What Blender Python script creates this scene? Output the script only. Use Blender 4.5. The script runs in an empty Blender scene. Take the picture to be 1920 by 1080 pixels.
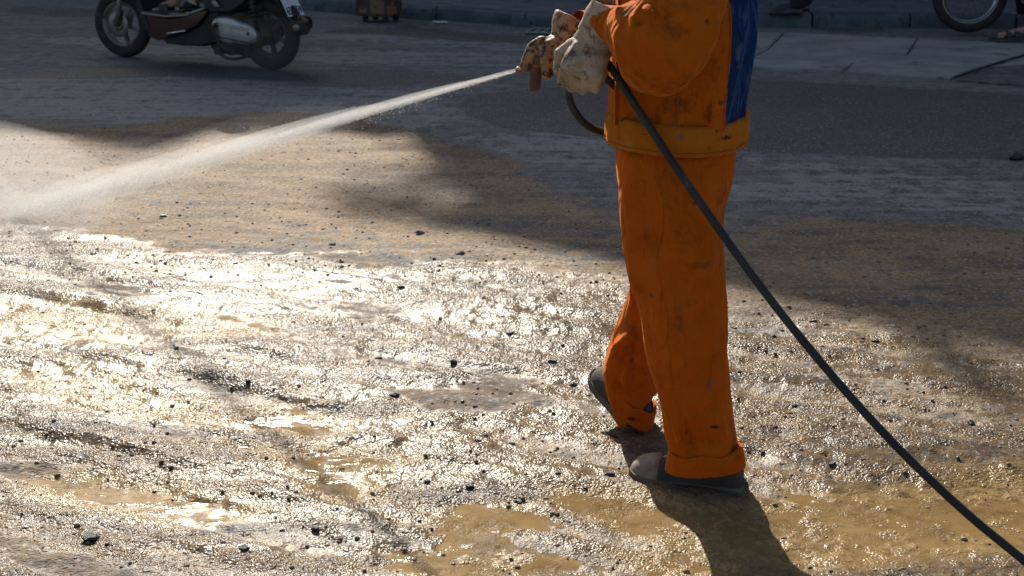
import bpy, math, random
import numpy as np
from mathutils import Vector, Matrix

# ------------------------------------------------------------------ camera, sky, sun, exposure
scene = bpy.context.scene
COL = scene.collection
R = math.radians
random.seed(7)
rng = np.random.default_rng(11)

cam_data = bpy.data.cameras.new('camera')
cam = bpy.data.objects.new('camera', cam_data)
COL.objects.link(cam)
cam.location = (0.0, 0.0, 1.54)
cam.rotation_euler = (R(90 - 17), 0, 0)
cam_data.sensor_width = 36.0
cam_data.lens = 50.0
cam_data.clip_start = 0.05
cam_data.clip_end = 600.0
cam_data.dof.use_dof = True
cam_data.dof.focus_distance = 3.75
cam_data.dof.aperture_fstop = 8.0
scene.camera = cam

SUN_EL, SUN_AZ = R(32), R(-12)           # azimuth from +Y, negative = left of the view
S = Vector((math.sin(SUN_AZ) * math.cos(SUN_EL), math.cos(SUN_AZ) * math.cos(SUN_EL), math.sin(SUN_EL)))
world = bpy.data.worlds.new('World')
scene.world = world
world.use_nodes = True
wn = world.node_tree
wn.nodes.clear()
sky = wn.nodes.new('ShaderNodeTexSky')
sky.sky_type = 'NISHITA'
sky.sun_disc = False
sky.sun_elevation = SUN_EL
sky.sun_rotation = SUN_AZ
sky.air_density = 1.0
sky.dust_density = 2.6
sky.ozone_density = 0.8
bg = wn.nodes.new('ShaderNodeBackground')
bg.inputs['Strength'].default_value = 0.078
wo = wn.nodes.new('ShaderNodeOutputWorld')
wn.links.new(sky.outputs[0], bg.inputs[0])
wn.links.new(bg.outputs[0], wo.inputs[0])

sun_data = bpy.data.lights.new('sun', 'SUN')
sun_data.energy = 5.0
sun_data.angle = R(0.53)
sun_data.color = (1.0, 0.915, 0.80)
sun = bpy.data.objects.new('sun', sun_data)
COL.objects.link(sun)
sun.location = S * 40
sun.rotation_euler = (-S).to_track_quat('-Z', 'Y').to_euler()

scene.view_settings.view_transform = 'Standard'
scene.view_settings.look = 'None'
scene.view_settings.exposure = 0.62
scene.view_settings.gamma = 1.0
scene.view_settings.use_curve_mapping = False
scene.render.engine = 'CYCLES'
scene.cycles.use_denoising = True
scene.cycles.max_bounces = 5
scene.cycles.diffuse_bounces = 3
scene.cycles.glossy_bounces = 3
scene.cycles.transmission_bounces = 4
scene.cycles.transparent_max_bounces = 48
scene.cycles.volume_bounces = 0
scene.cycles.volume_max_steps = 256

# ------------------------------------------------------------------ node materials
class Mat:
    def __init__(s, name, flat=False):
        s.dim = '2D' if flat else '3D'
        s.m = bpy.data.materials.new(name)
        s.m.use_nodes = True
        s.t = s.m.node_tree
        s.t.nodes.clear()
        s.out = s.t.nodes.new('ShaderNodeOutputMaterial')
        s.bsdf = s.t.nodes.new('ShaderNodeBsdfPrincipled')
        s.t.links.new(s.bsdf.outputs[0], s.out.inputs[0])
    def node(s, typ, **kw):
        n = s.t.nodes.new('ShaderNode' + typ)
        for k, v in kw.items():
            setattr(n, k, v)
        return n
    def put(s, sock, v):
        if hasattr(v, 'is_linked') or isinstance(v, bpy.types.NodeSocket):
            s.t.links.new(v, sock)
        elif isinstance(v, (tuple, list)) and len(v) == 3 and sock.type == 'RGBA':
            sock.default_value = (*v, 1)
        else:
            sock.default_value = v
    def set(s, **kw):
        for k, v in kw.items():
            s.put(s.bsdf.inputs[k.replace('_', ' ')], v)
        return s
    def coord(s, which='Object'):
        return s.node('TexCoord').outputs[which]
    def mapping(s, vec, scale=(1, 1, 1), rot=(0, 0, 0), loc=(0, 0, 0)):
        n = s.node('Mapping')
        s.put(n.inputs['Vector'], vec)
        n.inputs['Scale'].default_value = scale
        n.inputs['Rotation'].default_value = rot
        n.inputs['Location'].default_value = loc
        return n.outputs[0]
    def noise(s, vec, scale, detail=4, rough=0.55, dist=0.0, out=0):
        n = s.node('TexNoise', noise_dimensions=s.dim)
        s.put(n.inputs['Vector'], vec)
        n.inputs['Scale'].default_value = scale
        n.inputs['Detail'].default_value = detail
        n.inputs['Roughness'].default_value = rough
        n.inputs['Distortion'].default_value = dist
        return n.outputs[out]
    def voronoi(s, vec, scale, feature='F1', out='Distance', rand=1.0):
        n = s.node('TexVoronoi', feature=feature, voronoi_dimensions=s.dim)
        s.put(n.inputs['Vector'], vec)
        n.inputs['Scale'].default_value = scale
        n.inputs['Randomness'].default_value = rand
        return n.outputs[out]
    def math(s, op, a, b=0.0, c=0.0, clamp=False):
        n = s.node('Math', operation=op)
        n.use_clamp = clamp
        s.put(n.inputs[0], a)
        s.put(n.inputs[1], b)
        s.put(n.inputs[2], c)
        return n.outputs[0]
    def step(s, v, lo, hi, a=0.0, b=1.0):
        n = s.node('MapRange', interpolation_type='SMOOTHSTEP')
        for i, q in enumerate((v, lo, hi, a, b)):
            s.put(n.inputs[i], q)
        return n.outputs[0]
    def mix(s, f, a, b, blend='MIX'):
        n = s.node('Mix', data_type='RGBA', blend_type=blend)
        s.put(n.inputs[0], f)
        s.put(n.inputs[6], a)
        s.put(n.inputs[7], b)
        return n.outputs[2]
    def bump(s, h, strength=0.5, dist=0.01, normal=None):
        n = s.node('Bump')
        n.inputs['Strength'].default_value = strength
        n.inputs['Distance'].default_value = dist
        s.put(n.inputs['Height'], h)
        if normal is not None:
            s.put(n.inputs['Normal'], normal)
        return n.outputs[0]

def plain(name, c1, c2, rough=0.7, scale=8.0, bump=0.15, bscale=60, metal=0.0, spec=0.5, dirt=None, dirt_at=0.58, coat=0.0):
    """two-tone noisy paint, cloth, rubber or metal with fine relief and optional dirt blotches"""
    m = Mat(name)
    c = m.coord()
    n = m.noise(c, scale, 5, 0.6)
    col = m.mix(m.step(n, 0.35, 0.65), c1, c2)
    ro = rough
    if dirt:
        d = m.step(m.noise(c, scale * 1.7, 6, 0.7), dirt_at, dirt_at + 0.12)
        col = m.mix(d, col, dirt)
        ro = m.math('ADD', m.math('MULTIPLY', d, 0.25), rough, clamp=True)
    m.set(Base_Color=col, Roughness=ro, Metallic=metal, Specular_IOR_Level=spec, Coat_Weight=coat)
    m.set(Normal=m.bump(m.noise(c, bscale, 4, 0.6), bump, 0.004))
    return m.m

# ------------------------------------------------------------------ mesh helpers
def link(name, me, material=None, parent=None, smooth=True):
    o = bpy.data.objects.new(name, me)
    COL.objects.link(o)
    if material is not None:
        me.materials.append(material)
    if smooth and len(me.polygons):
        me.polygons.foreach_set('use_smooth', np.ones(len(me.polygons), dtype=bool))
    if parent is not None:
        o.parent = parent
    return o

class MB:
    """collects shapes; build() links them as one mesh object"""
    def __init__(s):
        s.v, s.f = [], []
    def add(s, v, f):
        k = len(s.v)
        s.v += [tuple(map(float, p)) for p in v]
        s.f += [tuple(i + k for i in q) for q in f]
        return s
    def build(s, name, material=None, parent=None, smooth=True, auto=None):
        me = bpy.data.meshes.new(name)
        me.from_pydata(s.v, [], s.f)
        me.validate()
        me.update()
        o = link(name, me, material, parent, smooth)
        if auto is not None:
            me.set_sharp_from_angle(angle=R(auto))
        return o
    def move(s, M):
        s.v = [tuple(M @ Vector(p)) for p in s.v]
        return s
    # shapes -------------------------------------------------------
    def box(s, c, size, rot=None, bev=0.0):
        x, y, z = (q / 2 for q in size)
        b = min(bev, x * .9, y * .9, z * .9)
        if b <= 0:
            v = [(i * x, j * y, k * z) for i in (-1, 1) for j in (-1, 1) for k in (-1, 1)]
            f = [(0, 1, 3, 2), (4, 6, 7, 5), (0, 4, 5, 1), (2, 3, 7, 6), (0, 2, 6, 4), (1, 5, 7, 3)]
        else:                                # chamfered box: rings from bottom to top
            rings = []
            for zz, e in ((-z, b), (-z + b, 0), (z - b, 0), (z, b)):
                X, Y = x - e, y - e
                rings.append([(X - b, -Y, zz), (X, -Y + b, zz), (X, Y - b, zz), (X - b, Y, zz), (-X + b, Y, zz), (-X, Y - b, zz), (-X, -Y + b, zz), (-X + b, -Y, zz)])
            v, f = loft(rings)
        M = Matrix.Translation(c) @ (rot.to_4x4() if rot is not None else Matrix())
        return s.add([M @ Vector(p) for p in v], f)
    def tube(s, pts, r, n=10, smooth=0, caps=True):
        v, f = tube(pts, r, n, smooth, caps)
        return s.add(v, f)
    def lathe(s, prof, n=32, axis='Y', c=(0, 0, 0)):
        """profile of (radius, offset along axis); open chain"""
        v, f = [], []
        for i in range(n):
            a = 2 * math.pi * i / n
            for r, h in prof:
                p = (r * math.cos(a), h, r * math.sin(a)) if axis == 'Y' else ((r * math.cos(a), r * math.sin(a), h) if axis == 'Z' else (h, r * math.cos(a), r * math.sin(a)))
                v.append((p[0] + c[0], p[1] + c[1], p[2] + c[2]))
        m = len(prof)
        for i in range(n):
            j = (i + 1) % n
            for k in range(m - 1):
                f.append((i * m + k, i * m + k + 1, j * m + k + 1, j * m + k))
        return s.add(v, f)
    def prism(s, poly, y0, y1, bev=0.0):
        """polygon in XZ pushed out along Y with a chamfer"""
        P = np.array(poly, float)
        c = P.mean(0)
        def shrink(e):
            d = P - c
            L = np.linalg.norm(d, axis=1, keepdims=True)
            return c + d * (1 - e / np.maximum(L, 1e-6))
        lev = [(y0, bev), (y0 + bev, 0), (y1 - bev, 0), (y1, bev)] if bev > 0 else [(y0, 0), (y1, 0)]
        rings = [[(p[0], y, p[1]) for p in shrink(e)] for y, e in lev]
        v, f = loft(rings)
        return s.add(v, f)

def loft(rings, caps=True, closed=False):
    n = len(rings[0])
    v = [tuple(p) for r in rings for p in r]
    f = []
    for i in range(len(rings) - 1 + (1 if closed else 0)):
        a, b = i * n, ((i + 1) % len(rings)) * n
        for k in range(n):
            l = (k + 1) % n
            f.append((a + k, a + l, b + l, b + k))
    if caps and not closed:
        f.append(tuple(range(n - 1, -1, -1)))
        f.append(tuple(range((len(rings) - 1) * n, len(rings) * n)))
    return v, f

def catmull(pts, sub):
    P = [Vector(p) for p in pts]
    if sub < 1 or len(P) < 3:
        return P
    Q = [2 * P[0] - P[1]] + P + [2 * P[-1] - P[-2]]
    out = []
    for i in range(1, len(Q) - 2):
        p0, p1, p2, p3 = Q[i - 1:i + 3]
        for k in range(sub):
            t = k / sub
            out.append(0.5 * ((2 * p1) + (p2 - p0) * t + (2 * p0 - 5 * p1 + 4 * p2 - p3) * t * t + (3 * p1 - p0 - 3 * p2 + p3) * t ** 3))
    out.append(P[-1])
    return out

def interp(vals, n):
    x = np.linspace(0, 1, len(vals))
    return np.interp(np.linspace(0, 1, n), x, vals)

def tube(pts, r, n=10, smooth=0, caps=True, flat=1.0):
    P = catmull(pts, smooth)
    rr = interp(r if isinstance(r, (list, tuple)) else [r, r], len(P))
    rings = []
    t = (P[1] - P[0]).normalized()
    u = t.orthogonal().normalized()
    for i, p in enumerate(P):
        t = (P[min(i + 1, len(P) - 1)] - P[max(i - 1, 0)]).normalized()
        u = (u - t * u.dot(t)).normalized()
        w = t.cross(u)
        rings.append([p + (u * math.cos(2 * math.pi * k / n) + w * flat * math.sin(2 * math.pi * k / n)) * rr[i] for k in range(n)])
    return loft(rings, caps)

def capsule(p0, p1, r0, r1, n=12):
    """closed rounded limb piece"""
    p0, p1 = Vector(p0), Vector(p1)
    d = (p1 - p0).normalized()
    pts, rr = [], []
    for k in range(4):
        a = math.pi / 2 * (1 - k / 3.5)
        pts.append(p0 - d * r0 * math.sin(a)); rr.append(r0 * math.cos(a) + 1e-4)
    for k in range(1, 5):
        a = math.pi / 2 * (k / 4)
        pts.append(p1 + d * r1 * math.sin(a)); rr.append(r1 * math.cos(a) + 1e-4)
    u = d.orthogonal().normalized(); w = d.cross(u)
    rings = [[p + (u * math.cos(2 * math.pi * i / n) + w * math.sin(2 * math.pi * i / n)) * q for i in range(n)] for p, q in zip(pts, rr)]
    return loft(rings)

def ering(c, ax, ay, n=32, power=2.0, ph=0.0):
    """superellipse ring round c, half axes given as vectors"""
    c, ax, ay = Vector(c), Vector(ax), Vector(ay)
    out = []
    for k in range(n):
        a = 2 * math.pi * k / n + ph
        ca, sa = math.cos(a), math.sin(a)
        q = (abs(ca) ** power + abs(sa) ** power) ** (-1 / power)
        out.append(c + ax * (ca * q) + ay * (sa * q))
    return out

def evaluated(o):
    dg = bpy.context.evaluated_depsgraph_get()
    me = bpy.data.meshes.new_from_object(o.evaluated_get(dg))
    return me

def fuse(name, shapes, voxel, material, parent=None, relax=3):
    """closed shapes merged into one continuous skin"""
    mb = MB()
    for v, f in shapes:
        mb.add(v, f)
    o = mb.build(name + '_tmp')
    md = o.modifiers.new('r', 'REMESH'); md.mode = 'VOXEL'; md.voxel_size = voxel
    if relax:
        sm = o.modifiers.new('s', 'SMOOTH'); sm.factor = 0.5; sm.iterations = relax
    me = evaluated(o)
    bpy.data.objects.remove(o)
    me.name = name
    me.materials.clear()
    return link(name, me, material, parent)

def coords(me):
    a = np.empty(len(me.vertices) * 3)
    me.vertices.foreach_get('co', a)
    return a.reshape(-1, 3)
def normals(me):
    a = np.empty(len(me.vertices) * 3)
    me.vertex_normals.foreach_get('vector', a)
    return a.reshape(-1, 3)
def setco(me, a):
    me.vertices.foreach_set('co', np.ascontiguousarray(a, dtype=np.float64).ravel())
    me.update()

# gradient noise on arrays ------------------------------------------------
def _h(ix, iy, iz, s):
    h = ix * np.uint32(374761393) + iy * np.uint32(668265263) + iz * np.uint32(2246822519) + np.uint32((s * 974634777) & 0xffffffff)
    h = (h ^ (h >> np.uint32(13))) * np.uint32(1274126177)
    return ((h ^ (h >> np.uint32(16))) & np.uint32(0xffff)).astype(np.float32) * np.float32(1 / 32767.5) - np.float32(1.0)
def vn(x, y, z=None, seed=0):
    """smooth value noise, -1..1"""
    x, y = np.asarray(x, float), np.asarray(y, float)
    flat2 = z is None
    z = np.zeros(1) if flat2 else np.asarray(z, float)
    jx, jy, jz = np.floor(x), np.floor(y), np.floor(z)
    fx, fy, fz = ((q - j).astype(np.float32) for q, j in ((x, jx), (y, jy), (z, jz)))
    ix, iy, iz = (j.astype(np.int64).astype(np.uint32) for j in (jx, jy, jz))
    one = np.uint32(1)
    fx, fy, fz = (q * q * q * (q * (q * 6 - 15) + 10) for q in (fx, fy, fz))
    def L(dz):
        k = iz + np.uint32(dz)
        a = _h(ix, iy, k, seed); b = _h(ix + one, iy, k, seed)
        c = _h(ix, iy + one, k, seed); d = _h(ix + one, iy + one, k, seed)
        return (a + (b - a) * fx) * (1 - fy) + (c + (d - c) * fx) * fy
    if flat2:
        return L(0)
    return L(0) * (1 - fz) + L(1) * fz
def fbm(x, y, z=None, seed=0, o=4, g=0.5):
    t, a, k = 0, 1.0, 1.0
    for i in range(o):
        t = t + a * vn(x * k + 17.3 * i, y * k - 9.1 * i, None if z is None else z * k, seed + i)
        a *= g; k *= 2.03
    return t

def crease(o, folds=(), noise=0.0, nscale=8.0, stretch=(1, 1, 1), seed=0):
    """folds: (p0, p1, height, width) ridges or valleys pushed along the normal; noise: soft crumple"""
    me = o.data
    P, Nn = coords(me), normals(me)
    d = np.zeros(len(P))
    for p0, p1, h, w in folds:
        a, b = np.array(p0, float), np.array(p1, float)
        t = np.clip(((P - a) @ (b - a)) / max(((b - a) @ (b - a)), 1e-9), 0, 1)
        q = np.linalg.norm(P - (a + t[:, None] * (b - a)), axis=1)
        taper = np.sin(np.pi * np.clip(t * .86 + .07, 0, 1)) ** .6
        d += h * np.exp(-(q / w) ** 2) * taper
    if noise:
        Q = P * np.array(stretch) * nscale
        r = 1 - np.abs(fbm(Q[:, 0], Q[:, 1], Q[:, 2], seed, 3)) * 1.6
        d += noise * (r - .5)
    setco(me, P + Nn * d[:, None])

def tag(o, label=None, category=None, group=None, kind=None):
    if label: o['label'] = label
    if category: o['category'] = category
    if group: o['group'] = group
    if kind: o['kind'] = kind
    return o
def empty(name, loc=(0, 0, 0), rz=0.0):
    o = bpy.data.objects.new(name, None)
    COL.objects.link(o)
    o.location = loc
    o.rotation_euler = (0, 0, rz)
    o.empty_display_size = 0.1
    return o
def copy_tree(o, parent=None):
    c = o.copy()
    COL.objects.link(c)
    c.parent = parent
    for ch in o.children:
        copy_tree(ch, c)
    return c

# ------------------------------------------------------------------ the street: directions
ROAD = R(-28)                                   # the road runs to the right and towards the viewer
RA = np.array([math.cos(ROAD), math.sin(ROAD)])
RB = np.array([-math.sin(ROAD), math.cos(ROAD)])
def ab(a, b):
    p = RA * a + RB * b
    return (float(p[0]), float(p[1]))

# ------------------------------------------------------------------ ground sheet
def axis(segs):
    out = []
    for a, b, s in segs:
        n = max(1, int(round((b - a) / s)))
        out += list(np.linspace(a, b, n, endpoint=False))
    out.append(segs[-1][1])
    return np.array(out)
gx = axis([(-120, -30, 9), (-30, -8, 1.5), (-8, -4, .1), (-4, -2.3, .022), (-2.3, 2.3, .0078), (2.3, 4, .022), (4, 8, .1), (8, 30, 1.5), (30, 120, 9)])
gy = axis([(-40, -4, 4), (-4, 2.2, .3), (2.2, 2.7, .02), (2.7, 4.2, .0085), (4.2, 5.6, .012), (5.6, 8, .02), (8, 11, .035), (11, 16, .07), (16, 30, .8), (30, 200, 10)])
X, Y = np.meshgrid(gx, gy)
x, y = X.ravel(), Y.ravel()
A, B = x * RA[0] + y * RA[1], x * RB[0] + y * RB[1]

def inside(poly, soft, warp=0.0, ws=3.0, seed=0):
    """soft 0..1 mask of a polygon on the ground, its edge broken up by noise"""
    P = np.array(poly, float)
    m = .15 + soft + abs(warp) * 4.5
    sel = (x > P[:, 0].min() - m) & (x < P[:, 0].max() + m) & (y > P[:, 1].min() - m) & (y < P[:, 1].max() + m)
    sel &= (np.abs(x) < 12) & (y < 22) & (y > -4)
    qx, qy, qa, qb = x[sel], y[sel], A[sel], B[sel]
    if warp:
        w1 = fbm(qa * ws * .35, qb * ws, seed=seed, o=4, g=.6)
        w2 = fbm(qa * ws * .35 + 50, qb * ws, seed=seed + 9, o=4, g=.6)
        qx, qy = qx + warp * (RA[0] * w1 * 1.6 + RB[0] * w2), qy + warp * (RA[1] * w1 * 1.6 + RB[1] * w2)
    d = np.full(qx.shape, 1e9)
    ins = np.zeros(qx.shape, bool)
    n = len(P)
    for i in range(n):
        a, b = P[i], P[(i + 1) % n]
        e = b - a
        t = np.clip(((qx - a[0]) * e[0] + (qy - a[1]) * e[1]) / (e @ e + 1e-12), 0, 1)
        d = np.minimum(d, np.hypot(qx - a[0] - t * e[0], qy - a[1] - t * e[1]))
        c = ((a[1] > qy) != (b[1] > qy))
        xi = a[0] + (qy - a[1]) / (e[1] if abs(e[1]) > 1e-9 else 1e-9) * e[0]
        ins ^= c & (qx < xi)
    sd = np.where(ins, d, -d)
    out = np.zeros(x.shape)
    s = np.clip(sd / soft * .5 + .5, 0, 1)
    out[sel] = s * s * (3 - 2 * s)
    return out
def union(*m):
    r = m[0]
    for q in m[1:]:
        r = np.maximum(r, q)
    return r

# what lies where, with some shade painted in (outlines on the ground, metres)
wet = inside([(-2.897, 5.942), (-2.186, 5.878), (-1.896, 5.825), (-1.625, 5.738), (-1.347, 5.49), (-1.102, 5.554), (-0.81, 5.176), (-0.658, 5.262), (-0.464, 5.412), (-0.123, 5.262), (0.099, 5.037), (0.386, 4.905), (0.636, 4.749), (0.858, 4.731), (1.056, 4.435), (1.291, 4.393), (1.602, 4.181), (2.147, 3.996), (1.216, 2.059), (-1.415, 2.059)], .34, .16, 2.2, 3)
dry_and_shadow_marks = np.zeros(x.shape)
for poly, k in (([(-1.78, 5.106), (-1.564, 5.119), (-1.315, 5.004), (-1.112, 4.873), (-1.2, 4.842), (-1.472, 4.931), (-1.708, 5.004)], .9), ([(-1.177, 4.66), (-0.98, 4.59), (-0.704, 4.435), (-0.584, 4.32), (-0.754, 4.31), (-0.985, 4.435)], .85),
                ([(-0.43, 3.974), (-0.329, 4.11), (-0.184, 4.181), (0.0, 4.11), (0.016, 3.974), (-0.155, 3.846), (-0.341, 3.846)], .95), ([(-0.842, 4.749), (-0.606, 4.81), (-0.335, 4.719), (-0.469, 4.556), (-0.732, 4.63)], .6),
                ([(0.095, 3.93), (0.294, 3.846), (0.469, 3.745), (0.428, 3.648), (0.24, 3.705), (0.077, 3.825)], .8), ([(-1.421, 3.574), (-1.316, 3.563), (-1.24, 3.502), (-1.277, 3.399), (-1.366, 3.416)], .9), ([(-0.945, 3.52), (-0.823, 3.556), (-0.763, 3.467), (-0.864, 3.416)], .7),
                ([(-0.451, 3.023), (-0.256, 3.092), (-0.15, 3.023), (-0.243, 2.918), (-0.389, 2.918)], .5), ([(-1.234, 2.969), (-1.065, 3.023), (-0.851, 2.918), (-0.873, 2.818), (-1.18, 2.818)], .8), ([(-0.146, 3.592), (0.072, 3.556), (0.169, 3.45), (0.0, 3.416), (-0.157, 3.502)], .6),
                ([(1.057, 4.134), (1.294, 4.041), (1.328, 3.784), (1.119, 3.745), (0.994, 3.93)], .7), ([(-0.632, 5.037), (-0.255, 5.004), (0.074, 4.719), (-0.109, 4.602), (-0.492, 4.81)], .35), ([(1.478, 4.435), (1.549, 4.382), (1.466, 3.745), (1.378, 3.705), (1.408, 4.041)], .55)):  # last outline: the narrow cast shadow at the right, painted as a dull streak
    pm = k * inside(poly, .16, .13, 5, 21)
    wet = wet * (1 - pm)
    dry_and_shadow_marks = np.maximum(dry_and_shadow_marks, pm)
dirt = union(inside([(-4.7, 8.505), (-3.048, 8.381), (-2.079, 8.312), (-1.355, 8.977), (-0.657, 8.688), (0.053, 6.948), (0.501, 6.179), (1.073, 6.33), (1.645, 6.179), (2.251, 5.807), (2.679, 5.554), (1.929, 3.867), (1.401, 4.181), (1.044, 4.382), (0.81, 4.66), (0.379, 4.81), (-0.12, 5.106), (-0.445, 5.176), (-0.79, 5.037), (-1.309, 5.321), (-2.074, 5.554), (-3.242, 5.721)], .22, .16, 1.4, 5), 0)
dirt *= np.clip(.96 + .34 * fbm(A * .9, B * 2.6, seed=81, o=4, g=.6), 0, 1)
dirt = np.maximum(dirt, .66 * inside([(-3.242, 5.721), (2.583, 4.905), (1.216, 2.059), (-1.415, 2.059)], .3))
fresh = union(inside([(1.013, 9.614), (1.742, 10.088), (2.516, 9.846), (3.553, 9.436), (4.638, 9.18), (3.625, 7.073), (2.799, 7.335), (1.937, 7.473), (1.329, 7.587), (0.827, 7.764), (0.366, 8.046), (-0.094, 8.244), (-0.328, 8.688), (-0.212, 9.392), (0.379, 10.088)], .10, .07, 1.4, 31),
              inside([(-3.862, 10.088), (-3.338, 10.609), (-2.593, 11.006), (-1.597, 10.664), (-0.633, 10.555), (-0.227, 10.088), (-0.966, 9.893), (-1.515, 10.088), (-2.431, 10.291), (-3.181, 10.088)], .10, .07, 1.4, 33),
              .6 * inside([(-1.011, 6.948), (-0.541, 7.073), (0.106, 6.948), (0.492, 6.382), (0.457, 5.896), (0.045, 5.807), (-0.398, 6.467), (-0.822, 6.688)], .18, .12, 1.8, 35),  # lobe of house shade left of the worker, painted darker here
              .8 * inside([(0.864, 5.554), (1.537, 5.321), (2.005, 4.905), (1.913, 4.66), (1.427, 4.905), (0.85, 5.176)], .10, .08, 1.8, 36),  # darker strip right of the worker
              .7 * inside([(-3.161, 8.523), (-2.806, 8.523), (-2.327, 8.416), (-2.667, 8.278), (-3.087, 8.312)], .04, .04, 1.8, 38))  # darker strip at the far left
dust = union(.9 * inside([(-4.392, 10.088), (-2.559, 10.342), (-1.487, 9.893), (-0.711, 9.436), (-0.197, 8.688), (-0.492, 8.111), (-1.25, 8.244), (-2.079, 8.312), (-3.81, 8.688)], .12, .10, 1.6, 41),
             .8 * inside([(-0.238, 7.841), (0.313, 8.244), (0.629, 7.887), (0.568, 7.073), (0.11, 7.202)], .10, .08, 1.6, 43),
             .7 * inside([(1.196, 7.473), (1.761, 7.202), (2.575, 6.711), (2.316, 5.988), (1.819, 6.382), (1.098, 6.488)], .12, .10, 1.6, 45),
             .8 * inside([(-4.359, 12.46), (-3.633, 12.687), (-2.824, 12.028), (-1.888, 11.495), (-1.499, 11.822), (-0.26, 11.624), (0.57, 10.889), (-0.242, 10.776), (-1.392, 10.947), (-2.341, 11.184), (-3.279, 11.559)], .10, .08, 1.6, 47),
             .8 * inside([(-2.067, 13.25), (-0.759, 12.765), (0.181, 12.168), (0.877, 11.756), (0.823, 11.006), (-0.265, 11.822), (-1.669, 12.46)], .10, .06, 1.6, 48))
grime = union(inside([(-1.91, 12.843), (-0.996, 13.42), (-0.286, 12.843), (0.235, 12.61), (0.319, 12.24), (-0.456, 12.24), (-1.227, 12.687)], .05, .06, 2.5, 51), inside([(2.051, 12.24), (2.461, 12.24), (2.292, 11.822), (2.001, 11.656)], .04, .02, 3, 52),
              inside([(2.731, 13.25), (3.42, 13.25), (3.362, 12.922), (2.865, 12.843)], .02, .02, 3, 53), .8 * inside([(-5.419, 15.27), (-4.509, 15.052), (-3.413, 14.634), (-3.28, 14.048), (-4.507, 14.143), (-5.166, 14.533)], .1, .06, 2, 54),
              .8 * inside([(-0.429, 4.134), (-0.101, 4.205), (0.032, 3.952), (-0.246, 3.825)], .12, .10, 3, 55), .6 * inside([(-1.8, 5.106), (-1.351, 5.071), (-1.15, 4.873), (-1.465, 4.905)], .06, .05, 3, 56))

grime = np.maximum(grime, .62 * dry_and_shadow_marks)  # browns the dry marks, and the painted shadow streak with them

# relief: slow swells, ruts along the road, clods, grit
h = .010 * fbm(x * .7, y * .7, seed=61, o=3)
rut = fbm(A * .8, B * 7.5, seed=62, o=4, g=.6)
near = np.clip((9 - y) / 4, 0, 1) * np.clip((np.abs(x) < 4.2), 0, 1)
h += near * (.0045 + .004 * wet) * rut
h += near * .0042 * fbm(x * 11, y * 11, seed=63, o=4, g=.62) * (.45 + .55 * np.clip(wet + dirt * .5, 0, 1)) * (1 - .6 * fresh)
fine = np.clip((6.5 - y) / 2, 0, 1) * (np.abs(x) < 2.35)
grit = vn(x * 62, y * 62, seed=64) * .5 + vn(x * 118, y * 118, seed=65)
h += fine * .0013 * grit * (.35 + .65 * np.clip(wet + dirt * .4, 0, 1))
# hollows that hold the muddy water (surface at z = 0)
pond = union(inside([(-2.058, 4.842), (-1.719, 4.854), (-1.337, 4.78), (-0.996, 4.671), (-0.876, 4.517), (-1.161, 4.435), (-1.566, 4.382), (-1.9, 4.435)], .13, .05, 3, 71),
             inside([(-1.511, 4.11), (-1.385, 4.181), (-1.183, 4.11), (-0.947, 3.93), (-0.616, 3.825), (-0.449, 3.705), (-0.592, 3.659), (-0.869, 3.705), (-1.099, 3.784), (-1.389, 3.93)], .09, .05, 3, 72),
             inside([(-1.327, 3.383), (-1.193, 3.443), (-0.985, 3.399), (-0.731, 3.302), (-0.644, 3.194), (-0.818, 3.15), (-1.069, 3.209), (-1.266, 3.286)], .10, .05, 3, 73),
             .9 * inside([(-0.498, 3.383), (-0.37, 3.35), (-0.307, 3.255), (-0.398, 3.224), (-0.487, 3.302)], .08, .04, 3, 74), .95 * inside([(-0.184, 3.194), (0.0, 3.179), (0.038, 3.092), (-0.101, 3.05), (-0.166, 3.092)], .08, .04, 3, 75),
             inside([(0.107, 3.27), (0.303, 3.366), (0.454, 3.255), (0.631, 3.27), (0.941, 3.334), (1.394, 3.416), (1.562, 3.35), (1.396, 2.943), (1.028, 2.943), (0.651, 2.892), (0.41, 2.892), (0.243, 3.092)], .13, .07, 2.5, 76),
             .95 * inside([(0.269, 2.943), (0.41, 2.996), (0.525, 2.855), (0.34, 2.794)], .08, .04, 3, 77), .95 * inside([(-0.245, 2.943), (-0.074, 2.969), (0.048, 2.892), (-0.094, 2.818), (-0.238, 2.843)], .10, .05, 3, 78),
             .8 * inside([(-0.787, 3.592), (-0.515, 3.52), (-0.279, 3.416), (-0.301, 3.35), (-0.558, 3.416)], .08, .06, 3, 79))
h += .0135 * near * np.clip((6.2 - y) / .8, 0, 1)
h -= .0150 * pond * (1 + .35 * rut)
h += .0026 * pond * near * fbm(x * 26, y * 26, seed=66, o=3, g=.7)
flat = np.clip((12.0 - y) / 3, 0, 1)
h *= np.where(y > 9, flat, 1)
h += np.where(y > 2.2, 0, 0)
nx, ny = len(gx), len(gy)
gm = bpy.data.meshes.new('ground')
gm.vertices.add(nx * ny)
gm.vertices.foreach_set('co', np.stack([x, y, h], 1).ravel())
idx = np.arange(nx * ny).reshape(ny, nx)
quads = np.stack([idx[:-1, :-1], idx[:-1, 1:], idx[1:, 1:], idx[1:, :-1]], -1).reshape(-1, 4)
nq = len(quads)
gm.loops.add(nq * 4)
gm.loops.foreach_set('vertex_index', quads.ravel().astype(np.int32))
gm.polygons.add(nq)
gm.polygons.foreach_set('loop_start', np.arange(0, nq * 4, 4, dtype=np.int32))
gm.polygons.foreach_set('loop_total', np.full(nq, 4, dtype=np.int32))
gm.update(calc_edges=True)
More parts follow.
